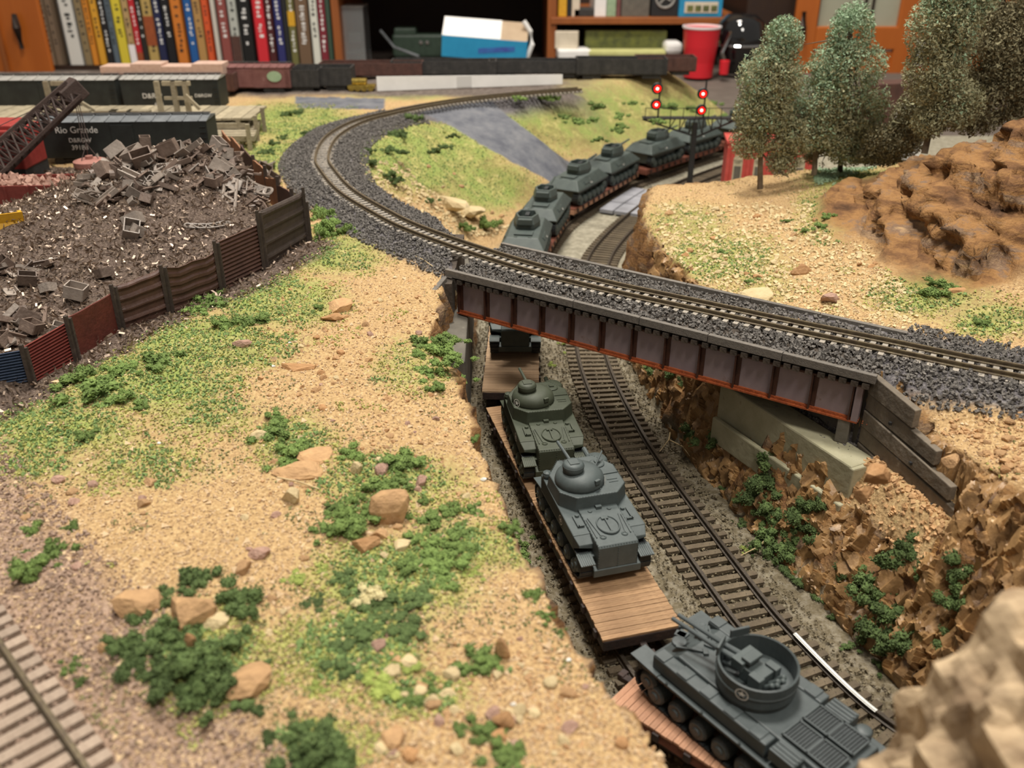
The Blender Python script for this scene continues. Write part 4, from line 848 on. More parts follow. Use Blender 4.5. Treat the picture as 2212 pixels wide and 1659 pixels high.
NAMED = [(855, 1118, 52, 'rock_tan', 'largest tan boulder with a slanting top among the green tufts', (1.15, .55, 1.25), .35), (690, 985, 42, 'rock_tan', 'flat tan slab lying over another slab', (1.2, .8, .35), .2), (655, 1015, 58, 'rock_tan', 'wide flat tan slab under a smaller slab', (1.25, .8, .3), 0),
   (830, 1018, 20, 'rock_pink', 'purplish stone beside the dark green tufts', (1, 1, 1), 0), (770, 1018, 22, 'rock_pale', 'yellowish upright stone beside the flat slabs', (.8, .8, 1.2), 0), (910, 1045, 17, 'rock_pink', 'rounded pinkish stone at the edge of the green tufts', (1, 1, 1), 0),
   (632, 1078, 28, 'rock_pale', 'blocky pale stone below the flat slabs', (1, .9, .9), 0), (568, 943, 24, 'rock_pale', 'pale wedge-shaped stone beside the tall green tuft', (1.3, .7, .6), .3), (738, 668, 32, 'rock_tan', 'thin tan flake of stone on the grassy bank', (1.2, .8, .6), .4), (720, 690, 26, 'rock_orange', 'brown stone under the thin flake on the grassy bank', (1.2, .8, .5), .4),
   (790, 1182, 34, 'rock_orange', 'lumpy orange stone below the largest boulder', (1.1, .8, .7), .2), (822, 1158, 24, 'rock_tan', 'tan stone touching the largest boulder', (1.1, .8, .7), 0), (868, 1182, 24, 'rock_pale', 'pale flat stone right of the lumpy orange one', (1.2, .8, .6), 0),
   (560, 1198, 26, 'rock_pink', 'brown stone with a purple chip on the bare sand', (1.2, .9, .7), 0), (525, 1232, 26, 'rock_tan', 'square tan stone on the bare sand', (1, .9, .7), 0), (818, 1400, 22, 'rock_pink', 'grey-brown stone tilted against the green turf', (1.2, .8, .8), .4), (935, 1515, 26, 'rock_pale', 'pale angular stone between turf and gravel', (1.1, .8, .7), .3), (985, 1535, 18, 'rock_pale', 'cream stone next to a pale angular one', (1, .8, .7), 0),
   (855, 1600, 32, 'rock_tan', 'blurred tan boulder by the dark bush', (1, 1, .9), 0), (1090, 1410, 30, 'rock_tan', 'upright brown wedge of stone near the cut', (.7, .7, 1.4), 0), (1090, 1560, 30, 'rock_orange', 'reddish brown stone near the edge of the cut', (1, .8, .9), 0), (640, 795, 30, 'rock_orange', 'long orange stone on the sandy crest', (1.5, .7, .4), 0), (520, 745, 18, 'rock_pink', 'brown chip beside a white flake on the grass', (1.4, .7, .6), 0),
   (75, 590, 1, 'rock_tan', '', (1, 1, 1), 0), (410, 1330, 60, 'rock_tan', 'large tan boulder of the outcrop between dark bushes', (1, .9, .8), 0), (290, 1310, 55, 'rock_tan', 'sandy sloping boulder beside the pale dusty track', (1.1, .9, .6), 0), (410, 1395, 28, 'rock_orange', 'bright orange stone in the shade of the outcrop', (.7, .6, 1.2), 0), (465, 1345, 34, 'rock_pale', 'whitish stone on top of the outcrop', (1.2, .8, .6), .3), (530, 1480, 70, 'rock_tan', 'broad brown boulder below the outcrop', (1.2, .8, .5), .5), (225, 1400, 20, 'rock_tan', 'small tan stone at the edge of the reddish gravel', (.9, .8, 1), 0),
   (1890, 1035, 34, 'rock_orange', 'squarish orange-brown block leaning on the concrete abutment', (1.1, .9, 1), .6), (1862, 1072, 24, 'rock_orange', 'smaller orange-brown block below the leaning one', (1, .8, 1.1), .3), (2052, 1000, 24, 'rock_tan', 'tan block beside the foot of the plank wing wall', (1.2, .8, .8), .5), (1665, 690, 22, 'rock_pale', 'large pale stone at the edge of the upper ballast', (1.3, .8, .6), .2), (1640, 640, 34, 'rock_pale', 'broad pale ledge stone on the rubble slope', (1.5, .9, .5), .2), (1730, 590, 24, 'rock_orange', 'reddish stone in the rubble slope', (1.2, .8, .7), .3), (1790, 650, 22, 'rock_pink', 'dark pinkish stone in the rubble slope', (1.2, .9, .8), .4), (2060, 640, 26, 'rock_orange', 'orange stone at the foot of the rocky hill', (1.2, .8, .7), 0), (970, 445, 45, 'rock_pale', 'long pale stone slab on the far bank of the cut', (1.6, .5, .4), -.9), (1020, 460, 30, 'rock_pale', 'pale stone beside the long slab on the far bank', (1.3, .8, .5), -.6)]
for px, py, r, m, lab, sc_, rz in NAMED:
    if r < 5: continue
    p = ground(px, py); put_rock(p[0], p[1], p[2], r / PU(px, py, p[2]), m, lab, sc=sc_, rz=rz, sink=.05)
for reg, n_, m_, lab_ in (((1420, 440, 1980, 710), 3000, 'rock_pale', 'crumbled pale stone fragments covering the rubble slope'), ((780, 350, 1100, 500), 1100, 'rock_pale', 'crumbled pale stone fragments on the far bank'), ((800, 1380, 1420, 1659), 420, 'rock_tan', 'crumbled tan stone fragments near the cut edge'), ((560, 600, 1000, 1100), 360, 'rock_tan', 'crumbled tan fragments on the sandy bank'), ((1880, 880, 2212, 1100), 700, 'rock_tan', 'crumbled tan fragments beside the wing wall')):
    px = RNG.uniform(reg[0], reg[2], n_); py = RNG.uniform(reg[1], reg[3], n_); z = np.full(n_, 8.4)
    for _ in range(5): d_ = (CZ - z) / (SP + (py - CY) / F * CP); x = (px - CX) / F * d_; y = d_ * (CP - (py - CY) / F * SP); z = hq(x, y)
    k = dry(x, y, z) & (look('rock', x, y) < .25); grains('stone_rubble', np.stack([x, y, z + .02], -1)[k], (RNG.uniform(1.8, 6, n_) ** 1.0 / (F / d_))[k], m_, lab_, cube=True, flat=.8)
def many_rocks(n, region, lab, group, mats, rpx, seed):
    rr = np.random.default_rng(seed); c = 0
    while c < n:
        px = rr.uniform(region[0], region[2]); py = rr.uniform(region[1], region[3]); p = ground(px, py); ax, ay = np.array([p[0]]), np.array([p[1]])
        if not dry(ax, ay, 0)[0] or (len(region) > 4 and not region[4](px, py)): continue
        put_rock(p[0], p[1], p[2], rr.uniform(*rpx) ** 1.0 / PU(px, py, p[2]), mats[int(rr.integers(len(mats)))], lab, group, sc=(1.1, .9, .7), sink=.04); c += 1
cut = lambda px, py: px < np.interp(py, [700, 870, 1000, 1190, 1400, 1640], [900, 960, 1010, 1090, 1210, 1400])
many_rocks(50, (560, 640, 1000, 1060, cut), 'small loose tan stone on the sandy bank above the cut', 'loose stones on the sandy bank', ['rock_tan', 'rock_pink', 'rock_pale', 'rock_tan', 'rock_orange'], (5, 12), 1)
many_rocks(45, (820, 1380, 1400, 1640, cut), 'loose tan stone in the rubble near the cut edge', 'rubble stones near the cut edge', ['rock_tan', 'rock_pale', 'rock_pale', 'rock_orange', 'rock_pink'], (8, 24), 2)
many_rocks(30, (480, 1040, 1080, 1380, cut), 'small stone among the green tufts round the largest boulder', 'stones among the green tufts', ['rock_tan', 'rock_pink', 'rock_pale'], (6, 15), 3)
many_rocks(18, (0, 930, 330, 1240), 'small pinkish stone near the pale dusty track', 'stones near the dusty track', ['rock_pink', 'rock_tan'], (6, 17), 4)
many_rocks(75, (1420, 450, 1950, 700), 'small pale stone of the rubble slope behind the bridge', 'stones of the rubble slope', ['rock_tan', 'rock_pale', 'rock_pale', 'rock_orange'], (5, 11), 5)
many_rocks(15, (800, 360, 1090, 490), 'small pale stone on the far bank between track and road', 'stones on the far bank', ['rock_tan', 'rock_pale'], (4, 9), 6)
many_rocks(25, (1900, 900, 2212, 1080), 'tan stone below the ballast beside the wing wall', 'stones beside the wing wall', ['rock_tan', 'rock_orange', 'rock_tan'], (7, 16), 8)
n_ = 900; x = RNG.uniform(15.8, 19.2, n_); y = RNG.uniform(30, 38.5, n_); k = inside(CARVE[1][0], x, y); grains('stone_rubble', np.stack([x, y, hq(x, y) + .03], -1)[k], RNG.uniform(.04, .16, n_)[k], 'rock_tan', 'crumbled earth below the plank wing wall', cube=True)
n_ = 1500; x = RNG.uniform(12, 17.6, n_); y = RNG.uniform(36, 46.6, n_); k = inside(CARVE[0][0], x, y); grains('ballast_gravel', np.stack([x, y, hq(x, y) + .03], -1)[k], RNG.uniform(.05, .13, n_)[k], 'ballast', 'dark gravel on the bridge seat', cube=True)
for px, py, z_, r_, lab_ in ((966, 632, 7.0, .75, 'yellowish block wedged beside the short wing wall'), (988, 712, 5.2, .95, 'yellow-brown rock in the hollow under the bridge end')):
    p = G(px, py, z_); put_rock(p[0], p[1], z_ - .5, r_, 'rock_pale', lab_, sc=(.9, .9, 1))
for px, py, lab_ in ((1110, 1522, 'white plaster chip near the reddish brown stone'), (1228, 1428, 'white plaster chip at the brink of the cut'), (1045, 1037, 'white plaster chip on bare sand above the tank train'), (626, 742, 'tiny white chip on the sandy crest'), (512, 741, 'tiny white chip on the grass below the fence'), (345, 958, 'tiny white chip on the yellow turf'), (590, 792, 'tiny white chip beside the long orange stone')):
    p = ground(px, py); o = put_rock(p[0], p[1], p[2], (9 if py > 1000 else 6) / PU(px, py, p[2]), 'white_paint', lab_, sc=(1, .7, .6), name='plaster_chip'); o['category'] = 'chip'
# bushes: clumps of ground foam
def bush_mesh(seed, m):
    r = np.random.default_rng(seed); v, f = ico(2); V_, F_ = [], []; b = 0
    for i in range(13):
        c = r.normal(size=3) * (.55, .55, .28) + (0, 0, .3) if i else np.array((0, 0, .3)); q = v * r.uniform(.2, .38) * (1 + .35 * vnoise(v[:, 0] * 5 + i, v[:, 1] * 5, v[:, 2] * 5, seed + i))[:, None] + c; V_.append(q); F_.append(f + b); b += len(v)
    n = 900; P = np.concatenate(V_); pk = P[r.integers(len(P), size=n)] * r.uniform(.98, 1.16, (n, 1))
    vv = _tv[None] * r.uniform(.035, .09, (n, 1, 1)) + r.normal(size=(n, 4, 3)) * .03 + pk[:, None]; V_.append(vv.reshape(-1, 3)); F_.append((_tf[None] + (np.arange(n) * 4)[:, None, None]).reshape(-1, 3) + b)
    V2 = np.concatenate(V_); V2[:, 2] = np.maximum(V2[:, 2], -.15); me = bpy.data.meshes.new('bush'); me.from_pydata((V2 * S).tolist(), [], np.concatenate(F_).tolist()); me.update(); me.materials.append(M(m)); return me
BUSH = {m: [bush_mesh(i + 3, m) for i in range(4)] for m in ('bush_green', 'bush_dark', 'bush_light', 'straw')}
def put_bush(x, y, z, r, m, label, group, up=1.0):
    o = bpy.data.objects.new('bush', random.choice(BUSH[m])); COL.objects.link(o); o.location = (x * S, y * S, z * S); o.scale = (r, r, r * up); o.rotation_euler = (0, 0, random.uniform(0, 6.28)); return tag(o, label, 'bush', group)
def bushes(lst, m, label, group, up=.7):
    hi, lo = np.percentile([q[2] for q in lst], 75), np.percentile([q[2] for q in lst], 30)
    for px, py, r in lst: p = ground(px, py); put_bush(p[0], p[1], p[2], r / PU(px, py, p[2]), m, ('larger ' if r >= hi else 'smaller ' if r <= lo else 'medium ') + label.replace('small ', ''), group, up)
bushes([(215, 842, 46), (160, 825, 36), (250, 870, 30), (330, 785, 34), (300, 885, 16), (270, 800, 26), (450, 655, 30), (425, 668, 22), (540, 702, 30), (490, 705, 24), (565, 690, 20), (190, 945, 22), (685, 665, 14)], 'bush_green', 'green foam bush on the grassy bank below the fence', 'bushes below the fence', .6)
bushes([(605, 935, 34), (640, 975, 30), (600, 905, 22), (620, 1000, 26), (660, 960, 16), (755, 985, 26), (870, 1005, 34), (900, 1000, 22), (820, 1050, 30), (850, 1040, 24), (760, 1085, 22), (770, 1140, 44), (735, 1110, 22), (720, 1100, 16), (700, 1150, 26), (800, 1110, 18), (945, 1125, 34), (980, 1110, 24), (920, 1085, 14)], 'bush_green', 'green foam tuft among the stones round the largest boulder', 'tufts round the largest boulder', .6)
bushes([(920, 1200, 46), (960, 1230, 34), (985, 1185, 30), (880, 1220, 34), (1000, 1150, 24), (1020, 1110, 20), (900, 1170, 24), (950, 1260, 30)], 'bush_green', 'mid green foam tuft in the patch between boulder and cut', 'tufts between boulder and cut', .5)
bushes([(940, 762, 34), (900, 742, 22), (985, 780, 26), (960, 735, 22), (930, 805, 26), (900, 770, 18), (995, 825, 22), (945, 840, 18), (975, 745, 20)], 'bush_green', 'green foam tuft on the bank corner by the short wing wall', 'tufts by the short wing wall', .65)
bushes([(1105, 1150, 22), (1120, 1175, 24), (1135, 1210, 20), (1160, 1290, 20), (1180, 1330, 16), (1205, 1370, 12), (1020, 950, 12)], 'bush_green', 'green foam tuft hanging over the edge of the cut', 'tufts on the edge of the cut', .8)
bushes([(340, 1300, 36), (320, 1330, 28), (405, 1262, 34), (430, 1250, 24), (505, 1300, 40), (520, 1330, 30), (265, 1400, 32), (330, 1375, 44), (310, 1410, 40), (380, 1380, 34), (450, 1430, 62), (480, 1470, 50), (500, 1510, 40), (400, 1500, 46), (350, 1470, 44), (300, 1440, 36), (440, 1520, 36), (540, 1470, 30), (370, 1440, 30)], 'bush_dark', 'dark green foam bush growing round the outcrop beside the dusty track', 'bushes round the outcrop', .75)
bushes([(690, 1610, 56), (640, 1640, 46), (730, 1650, 44), (660, 1590, 36), (590, 1590, 22), (560, 1530, 18)], 'bush_dark', 'dark green foam bush below the brown boulder', 'bushes below the brown boulder', .75)
bushes([(65, 1240, 34), (85, 1225, 26), (105, 1195, 30), (150, 1145, 18), (60, 1150, 22), (155, 1440, 20), (175, 1475, 13)], 'bush_green', 'small green foam tuft beside the pale dusty track', 'tufts beside the dusty track', .8)
bushes([(760, 1390, 42), (790, 1360, 34), (740, 1430, 26), (870, 1330, 40), (820, 1310, 36), (780, 1290, 30), (900, 1290, 36), (760, 1450, 30), (880, 1370, 34), (690, 1300, 26), (740, 1250, 24)], 'bush_dark', 'low dull green foam mat on the turf below the boulder', 'foam mats on the turf', .35)
bushes([(1030, 1425, 34), (1060, 1440, 26), (1010, 1450, 22), (850, 1490, 18), (880, 1500, 30), (930, 1480, 24), (1060, 1590, 34), (1090, 1630, 30), (1100, 1650, 34), (1000, 1570, 20)], 'bush_green', 'green foam tuft among the rubble near the cut edge', 'tufts among the rubble', .6)
bushes([(690, 1440, 22), (860, 1440, 34), (830, 1480, 40), (680, 1490, 18), (1020, 1235, 20), (700, 1230, 18), (640, 1250, 22)], 'bush_light', 'yellow-green foam mat in the foreground turf', 'yellow-green foam mats', .3)
p = ground(800, 1290); put_bush(p[0], p[1], p[2], 30 / PU(800, 1290, p[2]), 'straw', 'pale straw coloured tuft in the middle of the turf', None, .6) and None
bushes([(895, 262, 17), (840, 290, 13), (860, 292, 15), (835, 325, 14), (800, 330, 11), (860, 392, 16), (845, 380, 12), (975, 297, 10), (965, 320, 12), (930, 435, 13), (940, 330, 12), (870, 330, 12), (805, 355, 12)], 'bush_dark', 'dark bush on the bright green slope between track and road', 'bushes between track and road', .8)
bushes([(640, 245, 14), (620, 250, 12), (550, 235, 12), (590, 312, 10), (575, 330, 14), (610, 300, 10), (660, 290, 12)], 'bush_dark', 'bush on the grass between timber dock and curving track', 'bushes by the timber dock', .7)
bushes([(1120, 215, 13), (1180, 215, 14), (1200, 215, 12), (1290, 235, 16), (1340, 255, 14), (1245, 265, 16), (1280, 262, 14), (1335, 285, 14), (1345, 275, 12), (1215, 255, 12), (1290, 305, 12), (1370, 225, 12), (1450, 235, 16), (1500, 240, 14), (1420, 265, 14), (1560, 255, 14), (1540, 230, 14)], 'bush_green', 'bush on the dry slope behind the tank train', 'bushes on the dry slope', .7)
bushes([(700, 470, 24), (715, 495, 28), (695, 510, 20), (740, 505, 18), (1010, 495, 14), (1050, 490, 16), (1065, 485, 14)], 'bush_green', 'green bush at the foot of the ballast near the fence corner', 'bushes at the ballast foot', 1.0)
bushes([(1560, 545, 10), (1700, 480, 12), (1770, 490, 16), (1790, 470, 14), (1740, 500, 12), (1620, 610, 10), (2010, 630, 26), (2040, 620, 24), (2190, 490, 26), (2205, 520, 24), (2180, 600, 22), (2120, 700, 16), (1730, 720, 10)], 'bush_green', 'small green tuft on the rubble slope and rocky hill', 'tufts on the rocky hill', .6)

# ------------------------------------------------------------------ cliff plants, twigs, near rock
def cliff_point(px, py):                       # where the view meets the slope of the far side of the cut
    best = None
    for z in np.arange(14.0, -.6, -.15):
        p = G(px, py, z)
        if hq(p[0], p[1])[0] >= z: return p
    return G(px, py, 0)
def cliff_bushes(lst, m, label, group):
    hi, lo = np.percentile([q[2] for q in lst], 75), np.percentile([q[2] for q in lst], 30)
    for px, py, r in lst: p = cliff_point(px, py); put_bush(p[0] - .1, p[1] - .2, p[2] - .1, 1.25 * r / PU(px, py, p[2]), m, ('larger ' if r >= hi else 'smaller ' if r <= lo else 'medium ') + label, group, 1.0)
cliff_bushes([(1665, 1000, 26), (1670, 1040, 28), (1655, 1080, 26), (1680, 1110, 24), (1675, 1150, 26), (1690, 1190, 26), (1620, 1080, 20), (1640, 1060, 18), (1750, 1110, 30), (1765, 1090, 22), (1740, 1140, 18), (1770, 1160, 18), (1710, 1180, 24)], 'bush_dark', 'dark green foam bush clinging to the crumpled cliff below the abutment', 'bushes below the abutment')
cliff_bushes([(1600, 920, 16), (1550, 950, 22), (1500, 940, 18), (1450, 800, 16), (1415, 790, 18), (1480, 830, 14)], 'bush_dark', 'dark bush on the shaded cliff under the bridge', 'bushes under the bridge')
cliff_bushes([(1930, 1200, 30), (1960, 1190, 26), (1890, 1250, 28), (1900, 1300, 30), (1940, 1340, 38), (1920, 1370, 34), (1960, 1390, 30), (1880, 1360, 24), (2085, 1240, 30), (2095, 1270, 26), (2070, 1300, 26), (1830, 1240, 18), (1860, 1270, 16), (1990, 1230, 16), (2040, 1360, 20)], 'bush_dark', 'green foam bush on the crumpled cliff beside the blurred rock', 'bushes beside the blurred rock')
def low_bushes(lst, m, label, group, up=.6):
    for px, py, r in lst: p = G(px, py, -.5); put_bush(p[0], p[1], p[2], r / PU(px, py, -.5), m, label, group, up)
low_bushes([(1700, 1230, 16), (1730, 1260, 18), (1770, 1290, 16), (1650, 1170, 14), (1620, 1190, 10), (1600, 1130, 12), (1800, 1330, 14), (1570, 1060, 12), (1830, 1400, 14), (1900, 1440, 16), (1540, 1000, 14)], 'bush_dark', 'low weed tuft at the foot of the crumpled cliff', 'weeds at the cliff foot')
low_bushes([(1222, 742, 9), (1222, 762, 6), (1190, 790, 8), (1615, 1190, 12)], 'bush_light', 'yellow-green weed tuft beside the rails in the cut', 'weeds beside the rails')
for i, (pts, z) in enumerate((([(1450, 920), (1445, 950), (1425, 975)], -.2), ([(1445, 950), (1475, 965), (1490, 985)], -.2), ([(1655, 1165), (1640, 1180), (1600, 1200)], -.3), ([(1880, 1410), (1930, 1425), (1960, 1470)], -.3))):
    q = [G(a, b, z + .15 * k) for k, (a, b) in enumerate(pts)]; tag(MB().tube(q, [.05, .04, .02], 5).build('twig', 'twig'), ['pale twig standing at the foot of the shaded cliff', 'side sprig of the pale twig at the shaded cliff', 'short pale twig lying by a yellow-green weed', 'curved pale root at the foot of the cliff by the blurred rock'][i], 'twig')
for (a, b, c, d, lab) in ((600, 1035, 690, 1060, 'thin pale twig beside the wide flat slab'), (895, 555, 935, 578, 'thin pale twig on the dark ballast')):
    p, q = ground(a, b), ground(c, d); tag(MB().tube([p + (0, 0, .08), (p + q) / 2 + (0, 0, .16), q + (0, 0, .08)], .035, 5).build('twig', 'twig'), lab, 'twig')
def boulder_mound():
    v, f = ico(6); c = np.array((14.9, 12.9, 6.6)); R_ = np.array((6.2, 4.8, 10.4)); n = v.copy()
    p = v * R_; r = 1 + .16 * fbm(p[:, 0] * .22, p[:, 1] * .22, p[:, 2] * .22, 5) + .13 * (1 - 2 * np.abs(vnoise(p[:, 0] * .5, p[:, 1] * .5, p[:, 2] * .5, 6))) + .09 * fbm(p[:, 0] * 1.3, p[:, 1] * 1.6, p[:, 2] * 1.6, 7, 3) + .02 * vnoise(p[:, 0] * 4, p[:, 1] * 4, p[:, 2] * 4, 8)
    p = p * r[:, None] + c; p[:, 2] = np.maximum(p[:, 2], -.6); o = npmesh('hill_rock', p, f, 'near_rock', smooth=False); structure(o); o['label'] = 'pale rough rock rising beside the tracks, out of focus'
def cliff():
    nu, nv = 420, 120; yy = 23 + 38 * np.linspace(0, 1, nu); tv = np.linspace(-.12, 1.06, nv); Yg, T = np.meshgrid(yy, tv, indexing='ij')
    j = .35 * fbm(Yg * .5, T * .6, 0, 21); Xg = np.interp(Yg, _Y2, _XR) + np.interp(Yg, _Y2, _WR) * T + j * .4; H = hq(Xg.ravel(), Yg.ravel()).reshape(Xg.shape)
    A, B_, C = Xg, Yg, H * .55
    def facet(sc, seed):
        X_, Y_, Z_ = A * sc + .3 * fbm(A * .9, B_ * .9, H, seed + 9, 2), B_ * sc, C * sc; ix, iy, iz = [np.floor(q_).astype(np.int64) for q_ in (X_, Y_, Z_)]; best = np.full(H.shape, 9.0); val = np.zeros(H.shape)
        for a_ in (-1, 0, 1):
            for b_ in (-1, 0, 1):
                for c_ in (-1, 0, 1):
                    jx, jy, jz = ix + a_, iy + b_, iz + c_; ex, ey, ez = X_ - jx - _h(jx, jy, jz, seed), Y_ - jy - _h(jx, jy, jz, seed + 1), Z_ - jz - _h(jx, jy, jz, seed + 2); d = ex ** 2 + ey ** 2 + ez ** 2
                    v = (_h(jx, jy, jz, seed + 3) - .5) * .7 + ex * (_h(jx, jy, jz, seed + 4) - .5) * 2.6 + ey * (_h(jx, jy, jz, seed + 5) - .5) * 2.6 + ez * (_h(jx, jy, jz, seed + 6) - .5) * 2.0; m_ = d < best
                    best = np.where(m_, d, best); val = np.where(m_, v, val)
        return val / sc
    fade = sstep(-.12, .05, T) * (1 - sstep(.92, 1.06, T)); amp = fade * (.25 + .40 * facet(.9, 212) + .62 * facet(2.0, 232)) - .25 * (1 - fade)
    P = np.stack([Xg - amp * .72, Yg - amp * .25, H + amp * .62], -1); keep = ~inside(CARVE[0][0], Xg, Yg) & ~inside(CARVE[1][0], Xg, Yg)
    idx = np.arange(nu * nv).reshape(nu, nv); q = np.stack([idx[:-1, :-1], idx[1:, :-1], idx[1:, 1:], idx[:-1, 1:]], -1).reshape(-1, 4); q = q[keep.ravel()[q].all(axis=1)]
    o = npmesh('hill_cliff', P.reshape(-1, 3), q, 'cliff_rock'); structure(o); o['label'] = 'crumpled ochre rock face on the far side of the cut'
mat('cliff_rock', '6f5436', 'a98558', 0.9, 0.45, 0.2, c='cfb288', bscale=6)
cliff()
mat('near_rock', '7d6850', 'c2ab8a', 0.5, 0.9, 0.8, c='ead9bf', bscale=2.5)
boulder_mound()

# ------------------------------------------------------------------ scrap yard
n = 30000; y = RNG.uniform(35, 78, n); x = RNG.uniform(-52, -12, n); k = (look('yard', x, y) > .6) | ((look('fence', x, y) < 1.7) & (RNG.random(n) < .9)); x, y = x[k], y[k]; z = hq(x, y)
def curls(name, pts, r, material, label):       # curly metal turnings: bent ribbons of two quads
    n = len(pts); a = RNG.uniform(0, 6.28, n); b = RNG.uniform(-.6, .9, n); d1 = np.stack([np.cos(a) * np.cos(b), np.sin(a) * np.cos(b), np.sin(b)], -1); a2 = a + RNG.uniform(.6, 1.6, n); b2 = b + RNG.uniform(-1, 1, n); d2 = np.stack([np.cos(a2) * np.cos(b2), np.sin(a2) * np.cos(b2), np.sin(b2)], -1)
    w_ = np.cross(d1, RNG.normal(size=(n, 3))); w_ /= np.linalg.norm(w_, axis=1, keepdims=True) + 1e-9; w_ *= r[:, None] * .22; p0 = pts; p1 = p0 + d1 * r[:, None]; p2 = p1 + d2 * r[:, None]
    V_ = np.stack([p0 - w_, p0 + w_, p1 + w_, p1 - w_, p2 + w_, p2 - w_], 1).reshape(-1, 3); b_ = np.arange(n)[:, None] * 6; F_ = np.concatenate([b_ + (0, 1, 2, 3), b_ + (3, 2, 4, 5)])
    o = npmesh(name, V_, F_, material, parent=GROUND); o['kind'] = 'stuff'; o['label'] = label; return o
curls('metal_turnings_debris', np.stack([x, y, z + RNG.uniform(-.02, .2, len(x))], -1), RNG.uniform(.1, .3, len(x)), 'swarf', 'curly brown metal turnings heaped in the scrap yard')
def scrap_piece(kind):
    m = MB(); r = random.uniform
    if kind == 0:                                                   # open box
        a, b, c, t = r(.6, 1.1), r(.5, .9), r(.4, .8), .06
        for s_ in (-1, 1): m.box((s_ * a / 2, 0, c / 2), (t, b, c)); m.box((0, s_ * b / 2, c / 2), (a, t, c))
        m.box((0, 0, t / 2), (a, b, t))
    elif kind == 1: m.box((0, 0, 0), (r(.8, 1.6), r(.5, .9), .07)); m.box((0, .3, .1), (r(.6, 1.0), .07, .25))
    elif kind == 2:                                                 # channel or angle iron
        l = r(1.4, 2.6); m.box((0, 0, 0), (l, .4, .06)); m.box((0, .18, .12), (l, .06, .25)); m.box((0, -.18, .12), (l, .06, .25))
    elif kind == 3:                                                 # perforated plate
        l = 2.0; m.box((0, .36, 0), (l, .12, .08)); m.box((0, -.36, 0), (l, .12, .08))
        for i in range(4): m.box((-l / 2 + .1 + i * (l - .2) / 3, 0, 0), (.14, .7, .08)); 
        for i in range(3): m.bar((-l / 2 + .1 + i * (l - .2) / 3, -.3, 0), (-l / 2 + .1 + (i + 1) * (l - .2) / 3, .3, 0), .1)
    elif kind == 4: m.tube([(-.7, 0, 0), (.7, 0, 0)], .3, 12)
    elif kind == 5:
        l = r(1.2, 2.4); m.box((0, 0, 0), (l, .16, .16)); m.box((l / 2, .2, 0), (.14, .5, .14)); m.box((-l / 3, .15, 0), (.12, .4, .12))
    elif kind == 6:                                                 # curved truss rib
        P = [(-1.6 + 3.2 * i / 12, -.5 * math.cos((i - 6) / 6 * 1.2), 0) for i in range(13)]; Q = [(p[0] * .96, p[1] + .5, 0) for p in P]; m.tube(P, .07, 5).tube(Q, .07, 5)
        for i in range(0, 12, 2): m.bar(P[i], Q[i + 1], .08).bar(Q[i + 1], P[i + 2], .08)
        for i in (0, 12): m.torus(((P[i][0] + Q[i][0]) / 2, (P[i][1] + Q[i][1]) / 2, 0), .26, .08, 14, 5)
    return m
SCN = ['open scrap box', 'bent scrap plate', 'scrap channel iron', 'perforated scrap plate', 'scrap drum', 'scrap bracket bar', 'curved scrap truss rib']
proto = {}
for kd in range(7):
    for mt in ('scrap_brown', 'scrap_grey'): proto[(kd, mt)] = [scrap_piece(kd).mesh('scrap_piece', mt) for _ in range(3)]
def put_scrap(px, py, kd, mt, where, grp, sc=1.0, rot=None):
    p = cliff_point(px, py); z = p[2]
    p = G(px, py, z); o = bpy.data.objects.new('scrap_piece', random.choice(proto[(kd, mt)])); COL.objects.link(o); o.location = (p[0] * S, p[1] * S, (z + .22 * sc) * S); o.scale = (sc,) * 3
    o.rotation_euler = rot or (random.uniform(-.7, .7), random.uniform(-.7, .7), random.uniform(0, 6.28)); tag(o, '%s %s %s' % ('dull brown' if mt == 'scrap_brown' else 'grey', SCN[kd], where), 'scrap', grp)
rr = random.Random(5)
for i in range(150):
    px = rr.uniform(190, 590); lo = 308 + abs(px - 370) * .22; py = lo + 110 * rr.random() ** 1.4; put_scrap(px, py, rr.choice([0, 0, 1, 1, 2, 2, 5, 5, 3]), rr.choice(['scrap_brown', 'scrap_grey']), 'on the crest of the scrap heap', 'scrap on the crest of the heap', rr.uniform(.85, 1.4))
for i in range(46):
    a = rr.choice([(0, 560, 110, 640), (0, 700, 60, 760), (150, 600, 250, 680), (60, 690, 170, 740), (230, 410, 330, 450), (270, 480, 310, 520)]); put_scrap(rr.uniform(a[0], a[2]), rr.uniform(a[1], a[3]), rr.choice([0, 0, 1, 1, 2, 5]), rr.choice(['scrap_brown', 'scrap_brown', 'scrap_grey']), 'lying in the metal turnings behind the fence', 'scrap behind the fence', rr.uniform(.75, 1.15))
put_scrap(545, 400, 6, 'scrap_grey', 'on the heap by the fence corner', None, 1.25, (.5, .2, -.8)); put_scrap(455, 490, 6, 'scrap_grey', 'in the metal turnings above the fence', None, .9, (.3, .1, .7)); put_scrap(350, 372, 3, 'scrap_grey', 'with diamond holes lying flat on the heap', None, 1.3, (.3, 0, .3)); put_scrap(265, 385, 4, 'scrap_brown', 'half buried in the heap below the magnet', None, 1.2, (0, .1, .6))
